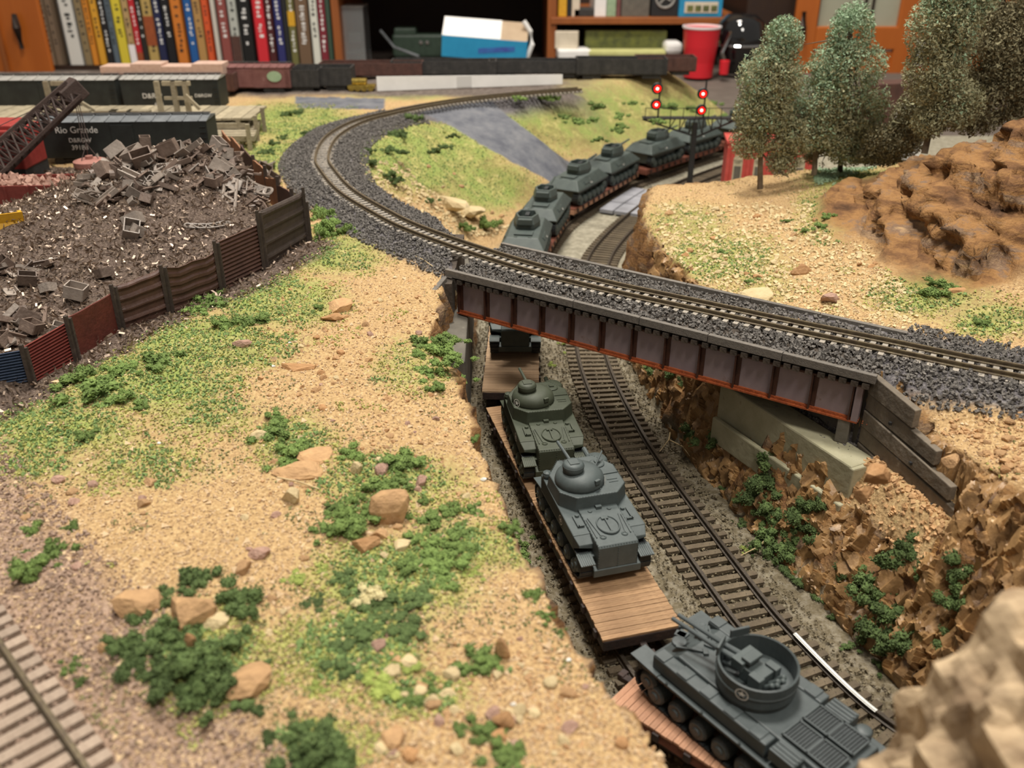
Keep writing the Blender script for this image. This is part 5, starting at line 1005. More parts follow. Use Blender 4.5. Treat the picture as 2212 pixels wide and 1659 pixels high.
# fence of mixed sheet panels
def sheet(a, b, z0, h0, h1, style, dip=0.0):
    a = np.array(a, float); b = np.array(b, float); L_ = np.linalg.norm(b - a); d = (b - a) / L_; n = np.array((d[1], -d[0])); m = MB(); nx = 9; H_ = max(h0, h1)
    nz = {'fine': 28, 'ribs': 33, 'plain': 4, 'wide': 33}[style]; g = []
    for i in range(nx):
        for j in range(nz + 1):
            t = i / (nx - 1); top = h0 + (h1 - h0) * t - dip * math.sin(math.pi * t) * (1 + .4 * math.sin(9 * t)); q = j / nz; zz = q * top
            o = {'fine': .06 * math.cos(j * math.pi), 'ribs': .10 * (1 if (j // 3) % 2 else 0), 'wide': .13 * max(0, math.sin(j / 33 * 6.28 * 4.5)), 'plain': .0}[style] * (0 if i in (0, nx - 1) and style != 'fine' else 1); p = a + d * L_ * t + n * o; g.append((p[0], p[1], z0 + zz))
    B = [(x - n[0] * .1, y - n[1] * .1, z) for x, y, z in g]; k = nz + 1; N = len(g); f = []
    for i in range(nx - 1):
        for j in range(nz):
            q = (i * k + j, (i + 1) * k + j, (i + 1) * k + j + 1, i * k + j + 1); f.append(q); f.append(tuple(N + e for e in reversed(q)))
    for i in range(nx - 1): f.append((i * k + nz, (i + 1) * k + nz, N + (i + 1) * k + nz, N + i * k + nz))
    for j in range(nz): f.append((j, j + 1, N + j + 1, N + j)); e = (nx - 1) * k; f.append((e + j + 1, e + j, N + e + j, N + e + j + 1))
    return m.add(g + B, f)
fn = thing('sheet_fence', 'patchwork fence of coloured sheet metal panels in front of the scrap heap', 'fence', (FENCE[3][0], FENCE[3][1], 8.3), 0, world=True)
ST = [('fence_blue', 'fine', 1.9, 1.95, 0), ('fence_blue', 'fine', 2.0, 2.0, 0), ('fence_red', 'fine', 2.15, 2.3, 0), ('fence_maroon', 'plain', 2.5, 2.5, .05), ('fence_brown', 'wide', 2.8, 2.95, .1), ('fence_brown', 'ribs', 3.0, 2.95, .3), ('fence_brown', 'fine', 3.35, 3.4, 0), ('fence_dark', 'wide', 4.1, 3.95, 0)]
PTS = []
for (a, b) in ((-25, 846), (72, 828), (168, 776), (265, 716), (370, 678), (483, 634), (575, 590), (668, 532)): PTS.append(G(a, b, 8.25)[:2])
PTS = [2 * PTS[0] - PTS[1]] + PTS
for i, (c, st, h0, h1, dp) in enumerate(ST): o = sheet(PTS[i], PTS[i + 1], 8.0, h0, h1, st, dp).build('fence_panel', c, fn); o['label'] = {'fence_blue': 'dark blue ribbed panel', 'fence_red': 'red ribbed panel', 'fence_maroon': 'maroon panel', 'fence_brown': 'dark brown ribbed panel', 'fence_dark': 'tall dark brown ribbed panel'}[c]
for i, p in enumerate(PTS):
    for e in ((-.12,) if i in (0, len(PTS) - 1) else (-.14, .14)):
        q = p + (PTS[min(i + 1, len(PTS) - 1)] - PTS[max(i - 1, 0)]) / 8 * e + np.array((.06, -.12)); hp = max(ST[max(i - 1, 0)][3], ST[min(i, len(ST) - 1)][2]) + (.2 if e < 0 else .0); MB().box((q[0], q[1], 8.0 + hp / 2), (.17, .17, hp)).build('fence_post', 'fence_dark', fn)
fr = thing('sheet_fence', 'ragged rusty sheet fence running back behind the scrap heap', 'fence', (RETURN[0][0], RETURN[0][1], 8.3), 0, world=True)
RP = [PTS[-1] + (np.array((-25.5, 80.5)) - PTS[-1]) * t for t in np.linspace(0, 1, 8)]
for i in range(7):
    h0, h1 = [(3.1, 2.2), (3.0, 2.6), (3.2, 2.4), (3.0, 2.9), (3.1, 3.4), (3.0, 3.3), (2.9, 3.2)][i]; sheet(RP[i + 1], RP[i], 8.0, h1, h0, 'plain', -.12 if i % 2 else .1).build('fence_panel', ['fence_rust', 'fence_brown', 'fence_rust'][i % 3], fr)
    MB().box((RP[i][0] + .12, RP[i][1], 9.6), (.22, .22, 3.4)).build('fence_post', 'fence_dark', fr)

# ------------------------------------------------------------------ yard at the back: cars, dock, crane
def lettering(txt, parent, loc, size, material='white_paint', rot=(math.pi / 2, 0, 0), label=None, ext=.01):
    c = bpy.data.curves.new('lettering', 'FONT'); c.body = txt; c.size = size * S; c.extrude = ext * S; c.materials.append(M(material)); tmp = bpy.data.objects.new('tmp', c); COL.objects.link(tmp); me = bpy.data.meshes.new_from_object(tmp.evaluated_get(bpy.context.evaluated_depsgraph_get())); bpy.data.objects.remove(tmp); o = bpy.data.objects.new('lettering', me); COL.objects.link(o); o.parent = parent; o.location = [k * S for k in loc]; o.rotation_euler = rot
    if label: o['label'] = label
    return o
def boxcar(label, c, length, body, roof, rz=0.0, h=3.1, texts=(), ribs=11, group='cars in the back yard'):
    t = thing('box_car', label, 'boxcar', c, rz, group); W_ = 3.4
    MB().box((0, 0, .75 + h / 2), (length, W_, h)).build('car_body', body, t, bev=.04)
    m = MB().loft([[(x, -W_ / 2 - .08, .75 + h), (x, 0, 1.05 + h), (x, W_ / 2 + .08, .75 + h), (x, 0, .7 + h)] for x in (-length / 2 - .05, length / 2 + .05)]); m.build('car_roof', roof, t)
    me = None
    for i in range(ribs):
        x = -length / 2 + length * (i + .5) / ribs
        MB().bar((x, -W_ / 2 - .06, .8 + h), (x, 0, 1.1 + h), .1, .05).build('roof_rib', roof, t)
    MB().box((0, 0, 1.16 + h), (length, .5, .06)).build('running_board', 'yard_dark', t)
    MB().box((0, -W_ / 2 - .04, .75 + h * .48), (1.9, .08, h * .88)).build('sliding_door', body, t, bev=.02)
    m = MB()
    for i in range(6): m.box((length / 2 - .35, -W_ / 2 - .1, 1.0 + i * h / 6.5), (.5, .06, .05))
    m.build('ladder', body, t)
    for sx in (-1, 1):
        o = MB().box((sx * (length / 2 - 2.2), 0, .45), (2.6, 2.9, .35)).build('truck_frame', 'yard_dark', t)
        for d in (-.8, .8): MB().lathe([(0, -1.5), (.4, -1.5), (.4, 1.5), (0, 1.5)], 12, (sx * (length / 2 - 2.2) + d, 0, .4), Matrix.Rotation(math.pi / 2, 3, 'X')).build('wheelset', 'yard_dark', o)
    for s_, x, z, sz in texts: lettering(s_, t, (x, -W_ / 2 - .06, z), sz)
    return t
boxcar('black box car lettered Rio Grande beside the scrap heap', (-34.0, 81.5, 8.2), 14.6, 'boxcar_black', 'roof_grey', .05, 3.1, (('Rio Grande', -5.7, 2.95, .78), ('D&RGW', -4.7, 2.15, .52), ('39188', -4.6, 1.5, .58)))
boxcar('black box car with a pale roof at the far side of the timber dock', (-50.5, 103.5, 8.2), 14.6, 'boxcar_black', 'roof_pale', .02, 3.1, (('D&RGW', -.5, 2.3, .75),))
boxcar('second black pale-roofed box car lettered D&RGW behind the timber dock', (-37.4, 104.0, 8.2), 10.6, 'boxcar_black', 'roof_pale', .02, 3.1, (('D&RGW', -3.1, 1.9, .75), ('65205', -1.9, 1.1, .5), ('D&RGW', 2.6, 2.0, .5)))
t = boxcar('faded maroon car with a pale green emblem on its side', (-32.8, 117.5, 8.2), 11.0, 'boxcar_maroon', 'boxcar_maroon', .0, 2.4)
MB().lathe([(0, 0), (.9, 0), (.9, .04), (0, .04)], 16, (3.6, -1.74, 2.1), Matrix.Rotation(math.pi / 2, 3, 'X'), 1, .7).build('round_emblem', 'leaf_teal', t)
def lowcar(label, c, length, h, body, load=None, rz=0.0):
    t = thing('freight_car', label, 'freight car', c, rz, 'cars in the back yard'); MB().box((0, 0, .8), (length, 3.2, .3)).build('car_floor', body, t)
    for sy in (-1, 1):
        MB().box((0, sy * 1.6, .8 + h / 2), (length, .14, h)).build('car_side', body, t)
        for i in range(9): MB().box((-length / 2 + .4 + i * (length - .8) / 8, sy * 1.72, .8 + h / 2), (.14, .12, h)).build('side_rib', body, t)
    for sx in (-1, 1): MB().box((sx * length / 2, 0, .8 + h / 2), (.14, 3.2, h)).build('car_end', body, t); MB().box((sx * (length / 2 - 2), 0, .42), (2.4, 2.8, .5)).build('truck_frame', 'yard_dark', t)
    if load == 'lumber':
        for i in range(4): MB().box((-length / 2 + 1.4 + i * (length - 2.2) / 3.6, 0, .95 + h + .3 * (i % 2)), (length / 4.2, 2.8, 1.3)).build('lumber_stack', 'pink_wood', t, bev=.03)
    if load == 'rubble':
        q = np.stack([RNG.uniform(-length / 2 + .3, length / 2 - .3, 240), RNG.uniform(-1.4, 1.4, 240), np.full(240, .55 + h) + RNG.uniform(-.1, .3, 240)], -1); o = grains('rubble_load', q, RNG.uniform(.15, .4, 240), 'rubble_pink', 'pinkish rubble load', parent=t, cube=True); MB().box((0, 0, .5 + h * .6), (length - .4, 3.0, h * .6)).build('load_bed', 'rubble_pink', t)
    return t
lowcar('brown flat car stacked with pinkish timber bundles', (-41.5, 115.5, 8.2), 15.5, 1.9, 'yard_brown', 'lumber'); lowcar('dark red gondola filled with pinkish rubble beside the scrap heap', (-38.8, 66.6, 7.9), 14.0, 1.7, 'gondola_red', 'rubble', .06)
for lab, px, py, Y, l, h, m_ in (('small black tender car on the back track by the bookcase', 640, 190, 118, 6.4, 2.0, 'yard_dark'), ('longer dark grey car on the back track beside the brass model', 703, 188, 119, 7.2, 2.1, 'yard_dark'), ('dark brown gondola behind the brass model', 805, 165, 127, 13.5, 1.5, 'yard_brown'), ('black low gondola behind the white strip of card', 960, 160, 128, 14, 1.6, 'yard_dark'), ('dark gondola at the end of the white strip of card', 1160, 158, 129, 13, 1.5, 'yard_dark'), ('black hopper car with faint lettering near the red cup', 1340, 165, 128, 12, 1.9, 'yard_dark'), ('brown low car next to the red cup', 1435, 160, 131, 8, 1.7, 'yard_brown')):
    p = AY(px, py, Y); lowcar(lab, (p[0], Y, 8.2), l, h, m_)
br_ = thing('brass_model', 'shiny brass locomotive chassis on the back track', 'model', (*(AY(782, 190, 118)[:2]), 8.3)); MB().box((0, 0, .5), (3.4, 1.6, .4)).build('chassis', 'brass', br_, bev=.05); MB().box((-.4, 0, 1.1), (2.2, 1.1, .7)).build('boiler', 'brass', br_, bev=.2)
for i in range(4): MB().lathe([(0, -.1), (.4, -.1), (.4, .1), (0, .1)], 14, (-1.2 + i * .8, -.9, .42), Matrix.Rotation(math.pi / 2, 3, 'X')).build('driving_wheel', 'brass', br_)
p, q = G(815, 196, 8.35), G(1215, 181, 8.35); o = thing('card_strip', 'long white strip of card standing across the back of the layout', 'card', (p[0], p[1], 8.3), 0, world=True); slab(MB(), p[:2], q[:2], .12, 8.3, 10.05, 8.3, 9.5).build('strip', 'paper_white', o)
e = p + (q - p) * .42; slab(MB(), e[:2] + (0, -.02), (p + (q - p) * .5)[:2] + (0, -.02), -.02, 8.4, 9.75).build('tape_patch', 'paper_grey', o)
# timber dock
dk = thing('timber_dock', 'pale weathered timber loading dock between the two rows of black box cars', 'dock', (-40, 92, 8.3), 0, world=True)
for i in range(34): x0 = -58 + i * .96; MB().box((x0 + .45, 93, 10.3 + random.uniform(-.03, .03)), (.9, 6.5, .2)).build('plank', 'dock_wood', dk)
for i in range(12): MB().box((-57.5 + i * 2.8, 89.9, 9.2), (.4, .4, 2.0)).build('post', 'dock_wood', dk)
for z_ in (9.0, 9.7): MB().box((-42, 89.75, z_), (32, .2, .45)).build('rail_beam', 'dock_wood', dk)
for px in (115, 350, 385, 410):
    p = AY(px, 250, 92); MB().box((p[0], 92, 11.8), (.45, .45, 3.4)).build('gallows_post', 'dock_wood', dk)
for a, b in ((350, 410), (110, 160)):
    p, q = AY(a, 180, 92), AY(b, 180, 92); MB().bar((p[0], 92, 13.3), (q[0], 92, 13.3), .4).build('gallows_beam', 'dock_wood', dk); MB().bar((p[0], 92, 11.9), (q[0], 92, 11.9), .3).build('gallows_beam', 'dock_wood', dk)
for a, b in (((160, 212), (210, 242)), ((400, 205), (432, 236))):
    p, q = AY(*a, 91), AY(*b, 91); MB().bar(p, q, .3).build('brace', 'dock_wood', dk)
for px in (170, 232, 262, 300): p = AY(px, 250, 90); MB().box((p[0], 90.2, 10.75), (2.2, .9, .7)).build('crate', 'dock_wood', dk, bev=.05)
cr = thing('timber_crib', 'stepped crib of stacked timbers at the end of the loading dock', 'crib', (-28, 92, 8.3), 0, world=True)
for j in range(8):
    MB().box((-28.6, 86.6 + j * 1.0, 8.6), (5.6, .75, .5)).build('timber', 'dock_wood', cr); MB().box((-27.6, 86.8 + j * 1.0, 9.15), (6.4 - .35 * j, .75, .5)).build('timber', 'dock_wood', cr)
    if j > 2: MB().box((-28.8, 86.9 + j * 1.0, 9.7), (5 - .3 * j, .75, .5)).build('timber', 'dock_wood', cr)
for i in range(3): MB().box((-24.6 - .3 * i, 85.5 + i * 4, 9.4), (.35, .35, 2.6)).build('post', 'dock_wood', cr)
# crane
cn = thing('scrap_crane', 'dark lattice boom crane holding a lifting magnet over the scrap heap', 'crane', (-46, 68, 8.3), 0, world=True)
f0, f1 = AY(-60, 400, 70), AY(160, 196, 76); ax = (f1 - f0) / np.linalg.norm(f1 - f0); sd = np.cross(ax, (0, 1, 0)); sd /= np.linalg.norm(sd); dp = np.cross(sd, ax)
cor = lambda t_, a, b: f0 + (f1 - f0) * t_ + sd * a * (.95 - .25 * t_) + dp * b * (.95 - .25 * t_)
for a in (-1, 1):
    for b in (-1, 1): MB().bar(cor(0, a, b), cor(1, a, b), .24).build('boom_chord', 'boom_brown', cn)
m = MB(); nb = 13
for i in range(nb):
    t0, t1_ = i / nb, (i + 1) / nb
    for b in (-1, 1): m.bar(cor(t0, -1, b), cor(t1_, 1, b), .13).bar(cor(t0, 1, b), cor(t1_, -1, b), .11).bar(cor(t0, -1, b), cor(t0, 1, b), .13)
    for a in (-1, 1): m.bar(cor(t0, a, -1), cor(t1_, a, 1), .13).bar(cor(t0, a, -1), cor(t0, a, 1), .13)
m.build('boom_lacing', 'boom_brown', cn)
MB().bar(cor(.9, 0, 0), cor(1.06, 0, 0), 1.5, 1.6).build('boom_head', 'boom_brown', cn, bev=.1)
mg_ = AY(195, 352, 74.5)
for dx in (-.25, .25, 0): MB().tube([f1 + (dx * .4, 0, .3), mg_ + (dx, 0, 1.6)], .035, 5).build('hoist_cable', 'boom_brown', cn)
for k in range(3): a = k * 2.1; MB().tube([mg_ + (0, 0, 1.6), mg_ + (.75 * math.cos(a), .75 * math.sin(a), .35)], .04, 5).build('magnet_chain', 'boom_brown', cn)
MB().lathe([(0, 0), (1.25, 0), (1.3, .15), (1.3, .5), (1.0, .6), (.3, .65), (.3, .9), (0, .9)], 24, mg_ - (0, 0, .3)).build('lifting_magnet', 'magnet_pink', cn)
for e in ((-40, 290), (-40, 360)): MB().tube([f1, AY(*e, 72)], .035, 5).build('guy_cable', 'boom_brown', cn)
p = AY(5, 300, 74); MB().box((p[0] - 1.2, 75.5, 11.0), (5.5, 4, 3.2)).build('cab', 'crane_red', cn, bev=.15); MB().box((p[0] - 1.2, 75.5, 12.75), (4.5, 3.4, .4)).build('cab_roof', 'crane_red', cn, bev=.1); MB().box((p[0] - 1.5, 75.5, 8.9), (6, 4, 1.2)).build('undercarriage', 'yard_dark', cn)
p = cliff_point(14, 497); yb = thing('bulldozer', 'bright yellow bulldozer blade poking out by the scrap heap', 'bulldozer', (p[0], p[1], p[2] - .1), .5)
MB().loft([[(-1.1, y, z) for y, z in ((0, 0), (.12, 0), (.35, .5), (.12, 1.1), (0, 1.1), (.2, .5))], [(1.1, y, z) for y, z in ((0, 0), (.12, 0), (.35, .5), (.12, 1.1), (0, 1.1), (.2, .5))]]).build('blade', 'yellow_paint', yb); MB().box((-.9, 1.2, .5), (.25, 2.2, .25)).box((.9, 1.2, .5), (.25, 2.2, .25)).build('push_arm', 'yellow_paint', yb); MB().box((-1.6, 2.6, .6), (1.2, 2.2, .9)).build('body', 'yellow_paint', yb, bev=.1)

# ------------------------------------------------------------------ signal, crossing, building
sb = G(1488, 412, -.4); sg = thing('signal_bridge', 'black cantilever signal bracket with two pairs of glowing red lamps', 'signal', (sb[0], sb[1], -.5))
MB().box((0, 0, 3.9), (.55, .55, 7.8)).build('mast', 'signal_black', sg); MB().box((0, 0, .2), (1.2, 1.2, .5)).build('base', 'signal_black', sg)
MB().box((-.6, 0, 8.35), (10.6, 1.3, .12)).build('platform', 'signal_black', sg)
m = MB().bar((-5.9, 0, 8.2), (-.2, 0, 6.4), .18).bar((4.7, 0, 8.2), (.2, 0, 6.2), .18)
for i in range(5): x0 = -5.0 + i * 1.1; zz = 8.2 - (x0 + 5.9) * .316; m.bar((x0, 0, zz), (x0, 0, 8.3), .12).bar((x0, 0, zz), (x0 + .6, 0, 8.3), .1)
for i in range(4): x0 = .9 + i * 1.0; zz = 6.2 + (x0 - .2) * .444; m.bar((x0, 0, zz), (x0, 0, 8.3), .12).bar((x0, 0, zz), (x0 - .6, 0, 8.3), .1)
m.build('bracket_truss', 'signal_black', sg)
m = MB()
for i in range(8): m.box((-5.7 + i * 1.4, -.6, 8.95), (.07, .07, 1.2))
m.bar((-5.8, -.6, 9.5), (4.5, -.6, 9.5), .06); m.build('handrail', 'signal_black', sg)
for x0, top, zs in ((-4.55, 12.6, (11.55, 9.85)), (.5, 12.3, (11.0, 9.25))):
    ms = MB().tube([(x0 + .35, 0, 8.3), (x0 + .35, 0, top)], .1, 8).build('signal_mast', 'signal_black', sg)
    for z_ in zs:
        hd = MB().lathe([(0, 0), (.62, 0), (.55, .1), (0, .12)], 20, (x0, -.25, z_), Matrix.Rotation(math.pi / 2, 3, 'X')).build('signal_head', 'signal_black', sg)
        MB().lathe([(.44, 0), (.46, .3), (.4, .3), (.4, 0)], 16, (x0, -.36, z_), Matrix.Rotation(math.pi / 2, 3, 'X')).build('lamp_hood', 'signal_black', hd)
        MB().lathe([(0, 0), (.4, 0), (.3, .1), (0, .12)], 16, (x0, -.38, z_), Matrix.Rotation(math.pi / 2, 3, 'X')).build('red_lens', 'lamp_red', hd); MB().lathe([(0, 0), (.15, 0), (.11, .05), (0, .06)], 14, (x0, -.49, z_), Matrix.Rotation(math.pi / 2, 3, 'X')).build('lamp_bulb', 'lamp_core', hd)
cx_ = thing('level_crossing', 'grey level crossing slabs where the road meets the tracks', 'crossing', (12, 99, -.5), 0, world=True)
mat('crossing_grey', '8a8b92', '97989e', .6, .8, .2)
s_c = L2.near(15.2, 97.0)
for off, w_ in ((0, 1.6), (-1.9, 1.5), (-3.55, 1.5), (1.9, 1.5)):
    for k in range(3): p, tg = L2.at(s_c - 3.2 + k * 3.2); n_ = np.array((tg[1], -tg[0])); c_ = p + n_ * off; MB().box((c_[0], c_[1], -.2), (w_, 3.15, .36), rz=math.atan2(tg[1], tg[0]) - math.pi / 2).build('slab', 'crossing_grey', cx_)
bd = thing('brick_building', 'small red building with tan arched windows behind the trees', 'building', (28, 98, -.6), -.12)
MB().box((0, 2, 3.3), (9.2, 4, 6.6)).build('wall', 'brick_red', bd); MB().box((0, 2, 6.75), (9.6, 4.4, .3)).build('cornice', 'brick_red', bd)
for x0 in (-3.4, -1.2, 1.0, 3.2):
    m = MB().box((x0, -.02, 3.6), (1.0, .1, 2.6)); m.lathe([(0, -.05), (.5, -.05), (.5, .05), (0, .05)], 16, (x0, -.02, 4.9), Matrix.Rotation(math.pi / 2, 3, 'X')); wv = m.build('window', 'window_tan', bd); MB().box((x0, -.1, 3.3), (.7, .06, 1.8)).build('pane', 'concrete_dark', wv)
    MB().box((x0 - 1.1, -.08, 3.3), (.35, .15, 6.4)).build('pilaster', 'brick_red', bd)
for lab, px, py, w_ in (('white foam block lying on the low ground behind the trees', 1960, 228, 2.6), ('smaller white block beside the foam block behind the trees', 1912, 212, 1.7), ('dark brown box behind the trees on the right hill', 1930, 185, 3.5)):
    p = AY(px, py, 118); tag(MB().box((p[0], 118, p[2] / 2 + .2), (w_ * 1.7, 3, max(.6, p[2] + .6)), rz=.2).build('foam_block', 'paper_white' if 'white' in lab else 'yard_brown', bev=.08), lab, 'block')

# ------------------------------------------------------------------ trees
def tree(label, base, trunk, blobs, Y, n, tint=('leaf_olive', 'leaf_teal'), tealtop=.45, dark='bark'):
    """trunk: list of px points upward; blobs: (px, py, rx, ry) of the crown"""
    b = AY(*trunk[0], Y); t = thing('tree', label, 'tree', (b[0], b[1], b[2]), 0, 'trees on the right hill', world=True)
    q = [AY(a, c, Y) + np.array((0, .3 * math.sin(i), 0)) for i, (a, c) in enumerate(trunk)]; k = F / (Y * 1.0) ; MB().tube(q, [max(.06, .24 * (1 - i / (len(q) + .5))) for i in range(len(q))], 7).build('trunk', dark, t)
    C_ = [(AY(a, c, Y), rx / k, ry / k) for a, c, rx, ry in blobs]; tot = sum(r1 * r2 for _, r1, r2 in C_); P = []
    for c, r1, r2 in C_:
        m_ = int(n * r1 * r2 / tot); d = RNG.normal(size=(m_, 3)); d /= np.linalg.norm(d, axis=1, keepdims=True); d *= (RNG.random((m_, 1)) ** .45); P.append(c + d * (r1, min(r1, r2) * .8, r2))
        for _ in range(5):
            a = q[RNG.integers(1, len(q))]; e = c + RNG.normal(size=3) * (r1 * .5, .6, r2 * .5); mid = (a + e) / 2 + (0, 0, -.3); MB().tube([a, mid, e], [.09, .06, .02], 5).build('branch', dark, t)
    P = np.concatenate(P); P = P[fbm(P[:, 0] * .7, P[:, 1] * .7, P[:, 2] * .7, int(b[0] * 7) & 63) + .25 * RNG.random(len(P)) > -.16]
    zz = (P[:, 2] - P[:, 2].min()) / np.ptp(P[:, 2]); top = zz + .5 * fbm(P[:, 0] * .3, P[:, 1] * .3, P[:, 2] * .3, 4) + .9 * (RNG.random(len(P)) - .5) > 1.05 - tealtop
    for nm, sel, mt in (('foliage', ~top, tint[0]), ('foliage', top, tint[1])):
        pp = P[sel]; m_ = len(pp)
        if not m_: continue
        tri = RNG.normal(size=(m_, 3, 3)) * RNG.uniform(.04, .10, (m_, 1, 1)) + pp[:, None]; o = npmesh(nm, tri.reshape(-1, 3), np.arange(m_ * 3).reshape(-1, 3), mt, parent=t); o['kind'] = 'stuff'
    return t
tree('slender olive tree with a pale tuft on top in front of the red building', None, [(1642, 408), (1645, 330), (1668, 230), (1680, 130), (1682, 70)], [(1690, 90, 44, 52), (1665, 165, 72, 66), (1650, 240, 66, 60), (1622, 300, 48, 44), (1705, 295, 60, 46), (1690, 350, 40, 30)], 71.6, 46000, tealtop=.25)
tree('tallest blue-green tree with a domed crown', None, [(1758, 378), (1765, 320), (1800, 220), (1830, 120), (1835, 60)], [(1838, 70, 48, 60), (1830, 145, 84, 64), (1785, 200, 92, 66), (1750, 270, 76, 60), (1865, 235, 56, 72), (1840, 310, 66, 48)], 72.5, 70000, tealtop=.55)
tree('dark low tree in the shade between the taller trees', None, [(1815, 372), (1818, 330), (1810, 280), (1800, 240)], [(1810, 280, 60, 50), (1860, 320, 50, 35), (1770, 330, 40, 30)], 75, 22000, ('leaf_brown', 'leaf_brown'), dark='bark_dark')
tree('bare dark forked sapling between the two groups of trees', None, [(1885, 275), (1880, 240), (1878, 205)], [(1885, 200, 8, 6)], 76, 60, dark='bark_dark')
tree('sprawling brownish shrub-like tree at the crest of the hill', None, [(1900, 345), (1915, 310), (1930, 290)], [(1930, 305, 70, 42), (1970, 255, 46, 60), (1900, 335, 52, 26)], 71, 26000, ('leaf_brown', 'leaf_olive'), tealtop=.3)
tree('leaning pale-trunked tree reaching out of the top of the picture', None, [(1997, 332), (2010, 290), (2040, 220), (2075, 130), (2110, 20), (2130, -60)], [(2040, 60, 78, 80), (2020, 155, 66, 70), (2080, -20, 80, 66), (2060, 225, 66, 56), (2010, 260, 40, 40)], 64.6, 60000, tealtop=.25)
tree('dark dense tree at the back of the right hill', None, [(2095, 285), (2120, 200), (2150, 100), (2170, 0)], [(2150, 90, 80, 90), (2190, 165, 70, 76), (2120, 205, 60, 66), (2190, 20, 70, 66), (2110, 260, 56, 34), (2185, 235, 46, 38), (2240, 100, 60, 120)], 67.5, 66000, ('leaf_brown', 'leaf_brown'), dark='bark_dark')
n = 2600; px = RNG.uniform(1760, 2130, n); P = np.array([ground(a, b) for a, b in zip(px, 385 - (px - 1760) * .28 + RNG.normal(size=n) * 9)]); k = P[:, 1] < 80; grains('flock_grass', P[k] + (0, 0, .08), RNG.uniform(.08, .2, k.sum()), 'leaf_teal', 'blue-green leaf litter under the trees')

# ------------------------------------------------------------------ bookcase and things behind the layout
bc = thing('bookcase', 'wide wooden wall bookcase with cabinet doors behind the layout', 'bookcase', (0, 209, -2.5), 0, world=True)
ZL = -2.5
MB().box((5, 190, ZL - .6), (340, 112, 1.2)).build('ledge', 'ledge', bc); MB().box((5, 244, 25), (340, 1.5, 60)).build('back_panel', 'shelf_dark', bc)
def upright(px0, px1, m_='shelf_wood', y0=208, y1=243): a, b = AY(px0, 140, y0), AY(px1, 140, y0); MB().box(((a[0] + b[0]) / 2, (y0 + y1) / 2, 20), (b[0] - a[0], y1 - y0, 46)).build('upright', m_, bc, bev=.1)
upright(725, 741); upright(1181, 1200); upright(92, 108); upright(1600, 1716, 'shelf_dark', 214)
a = AY(1400, 45, 208); x0, x1 = AY(1190, 45, 208)[0], AY(1605, 45, 208)[0]; MB().box(((x0 + x1) / 2, 225, a[2]), (x1 - x0, 35, 1.3)).build('shelf_board', 'shelf_wood', bc, bev=.1); ZS = a[2] + .65
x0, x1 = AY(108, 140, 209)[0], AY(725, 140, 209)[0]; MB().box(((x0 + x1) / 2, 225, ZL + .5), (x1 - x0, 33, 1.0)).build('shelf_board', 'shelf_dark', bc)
x0, x1 = AY(741, 100, 208)[0], AY(1181, 100, 208)[0]; MB().box(((x0 + x1) / 2, 225, 15.5), (x1 - x0, 36, 1.2)).build('shelf_board', 'shelf_wood', bc)  # unseen board added above the middle bay to keep its inside in shade
def door(px0, px1, py0, py1, Y, m_='cabinet_wood', name='cabinet_door', glass=None):
    a, b = AY(px0, py1, Y), AY(px1, py0, Y); a[0], b[0] = AY(px0, 60, Y)[0], AY(px1, 60, Y)[0]; d = MB().box(((a[0] + b[0]) / 2, Y + .8, (a[2] + b[2]) / 2), (b[0] - a[0], 1.4, b[2] - a[2])).build(name, m_, bc, bev=.25); return d, a, b
o = MB().box((0, 247, 60), (900, 2, 260)).build('wall_back', 'room_wall'); structure(o); o['label'] = 'plain room wall behind the bookcase'
door(-560, -84, -120, 168, 206)
d, a, b = door(-80, 92, -120, 168, 206); MB().box((b[0] - 9.4, 205.6, 14), (.8, .8, 40)).build('door_bead', 'shelf_wood', d)
m = MB().tube([AY(30, 30, 205), AY(36, 60, 204.6), AY(48, 105, 205)], [.5, .9, .5], 8); m.build('door_handle', 'iron_dark', d)
for px0, px1 in ((1716, 1765), (1940, 2010)): door(px0, px1, -120, 180, 204, name='door_stile')
d, a, b = door(1765, 1945, 58, 108, 204, name='door_rail'); d, a, b = door(1765, 1945, 112, 160, 204.5, name='drawer_front')
a, b = AY(1765, 62, 205.5), AY(1945, -120, 205.5); a[0], b[0] = AY(1765, 60, 205.5)[0], AY(1945, 60, 205.5)[0]; g = MB().box(((a[0] + b[0]) / 2, 205.5, (a[2] + b[2]) / 2), (b[0] - a[0], .3, b[2] - a[2])).build('door_pane', 'cabinet_glass', bc)
for px in (1862, 1878): a = AY(px, 60, 205.2); MB().box((a[0], 205.2, a[2] + 12), (.5, .4, 24)).build('glazing_bar', 'iron_dark', g)
a = AY(1736, 55, 203.2); MB().tube([AY(1738, 25, 203.2), AY(1733, 60, 203), AY(1734, 85, 203.2)], [.5, .9, .5], 8).build('door_handle', 'iron_dark', bc)
door(2010, 2400, -120, 180, 206)
p0, p1 = AY(1976, 142, 203), AY(1996, 82, 203); tag(MB().box(((p0[0] + p1[0]) / 2, 203, (p0[2] + p1[2]) / 2), (p1[0] - p0[0] + 1, .3, p1[2] - p0[2]), rz=.1).build('paper_note', 'paper_white'), 'white paper card fixed to the cabinet beside the leaning tree', 'paper')
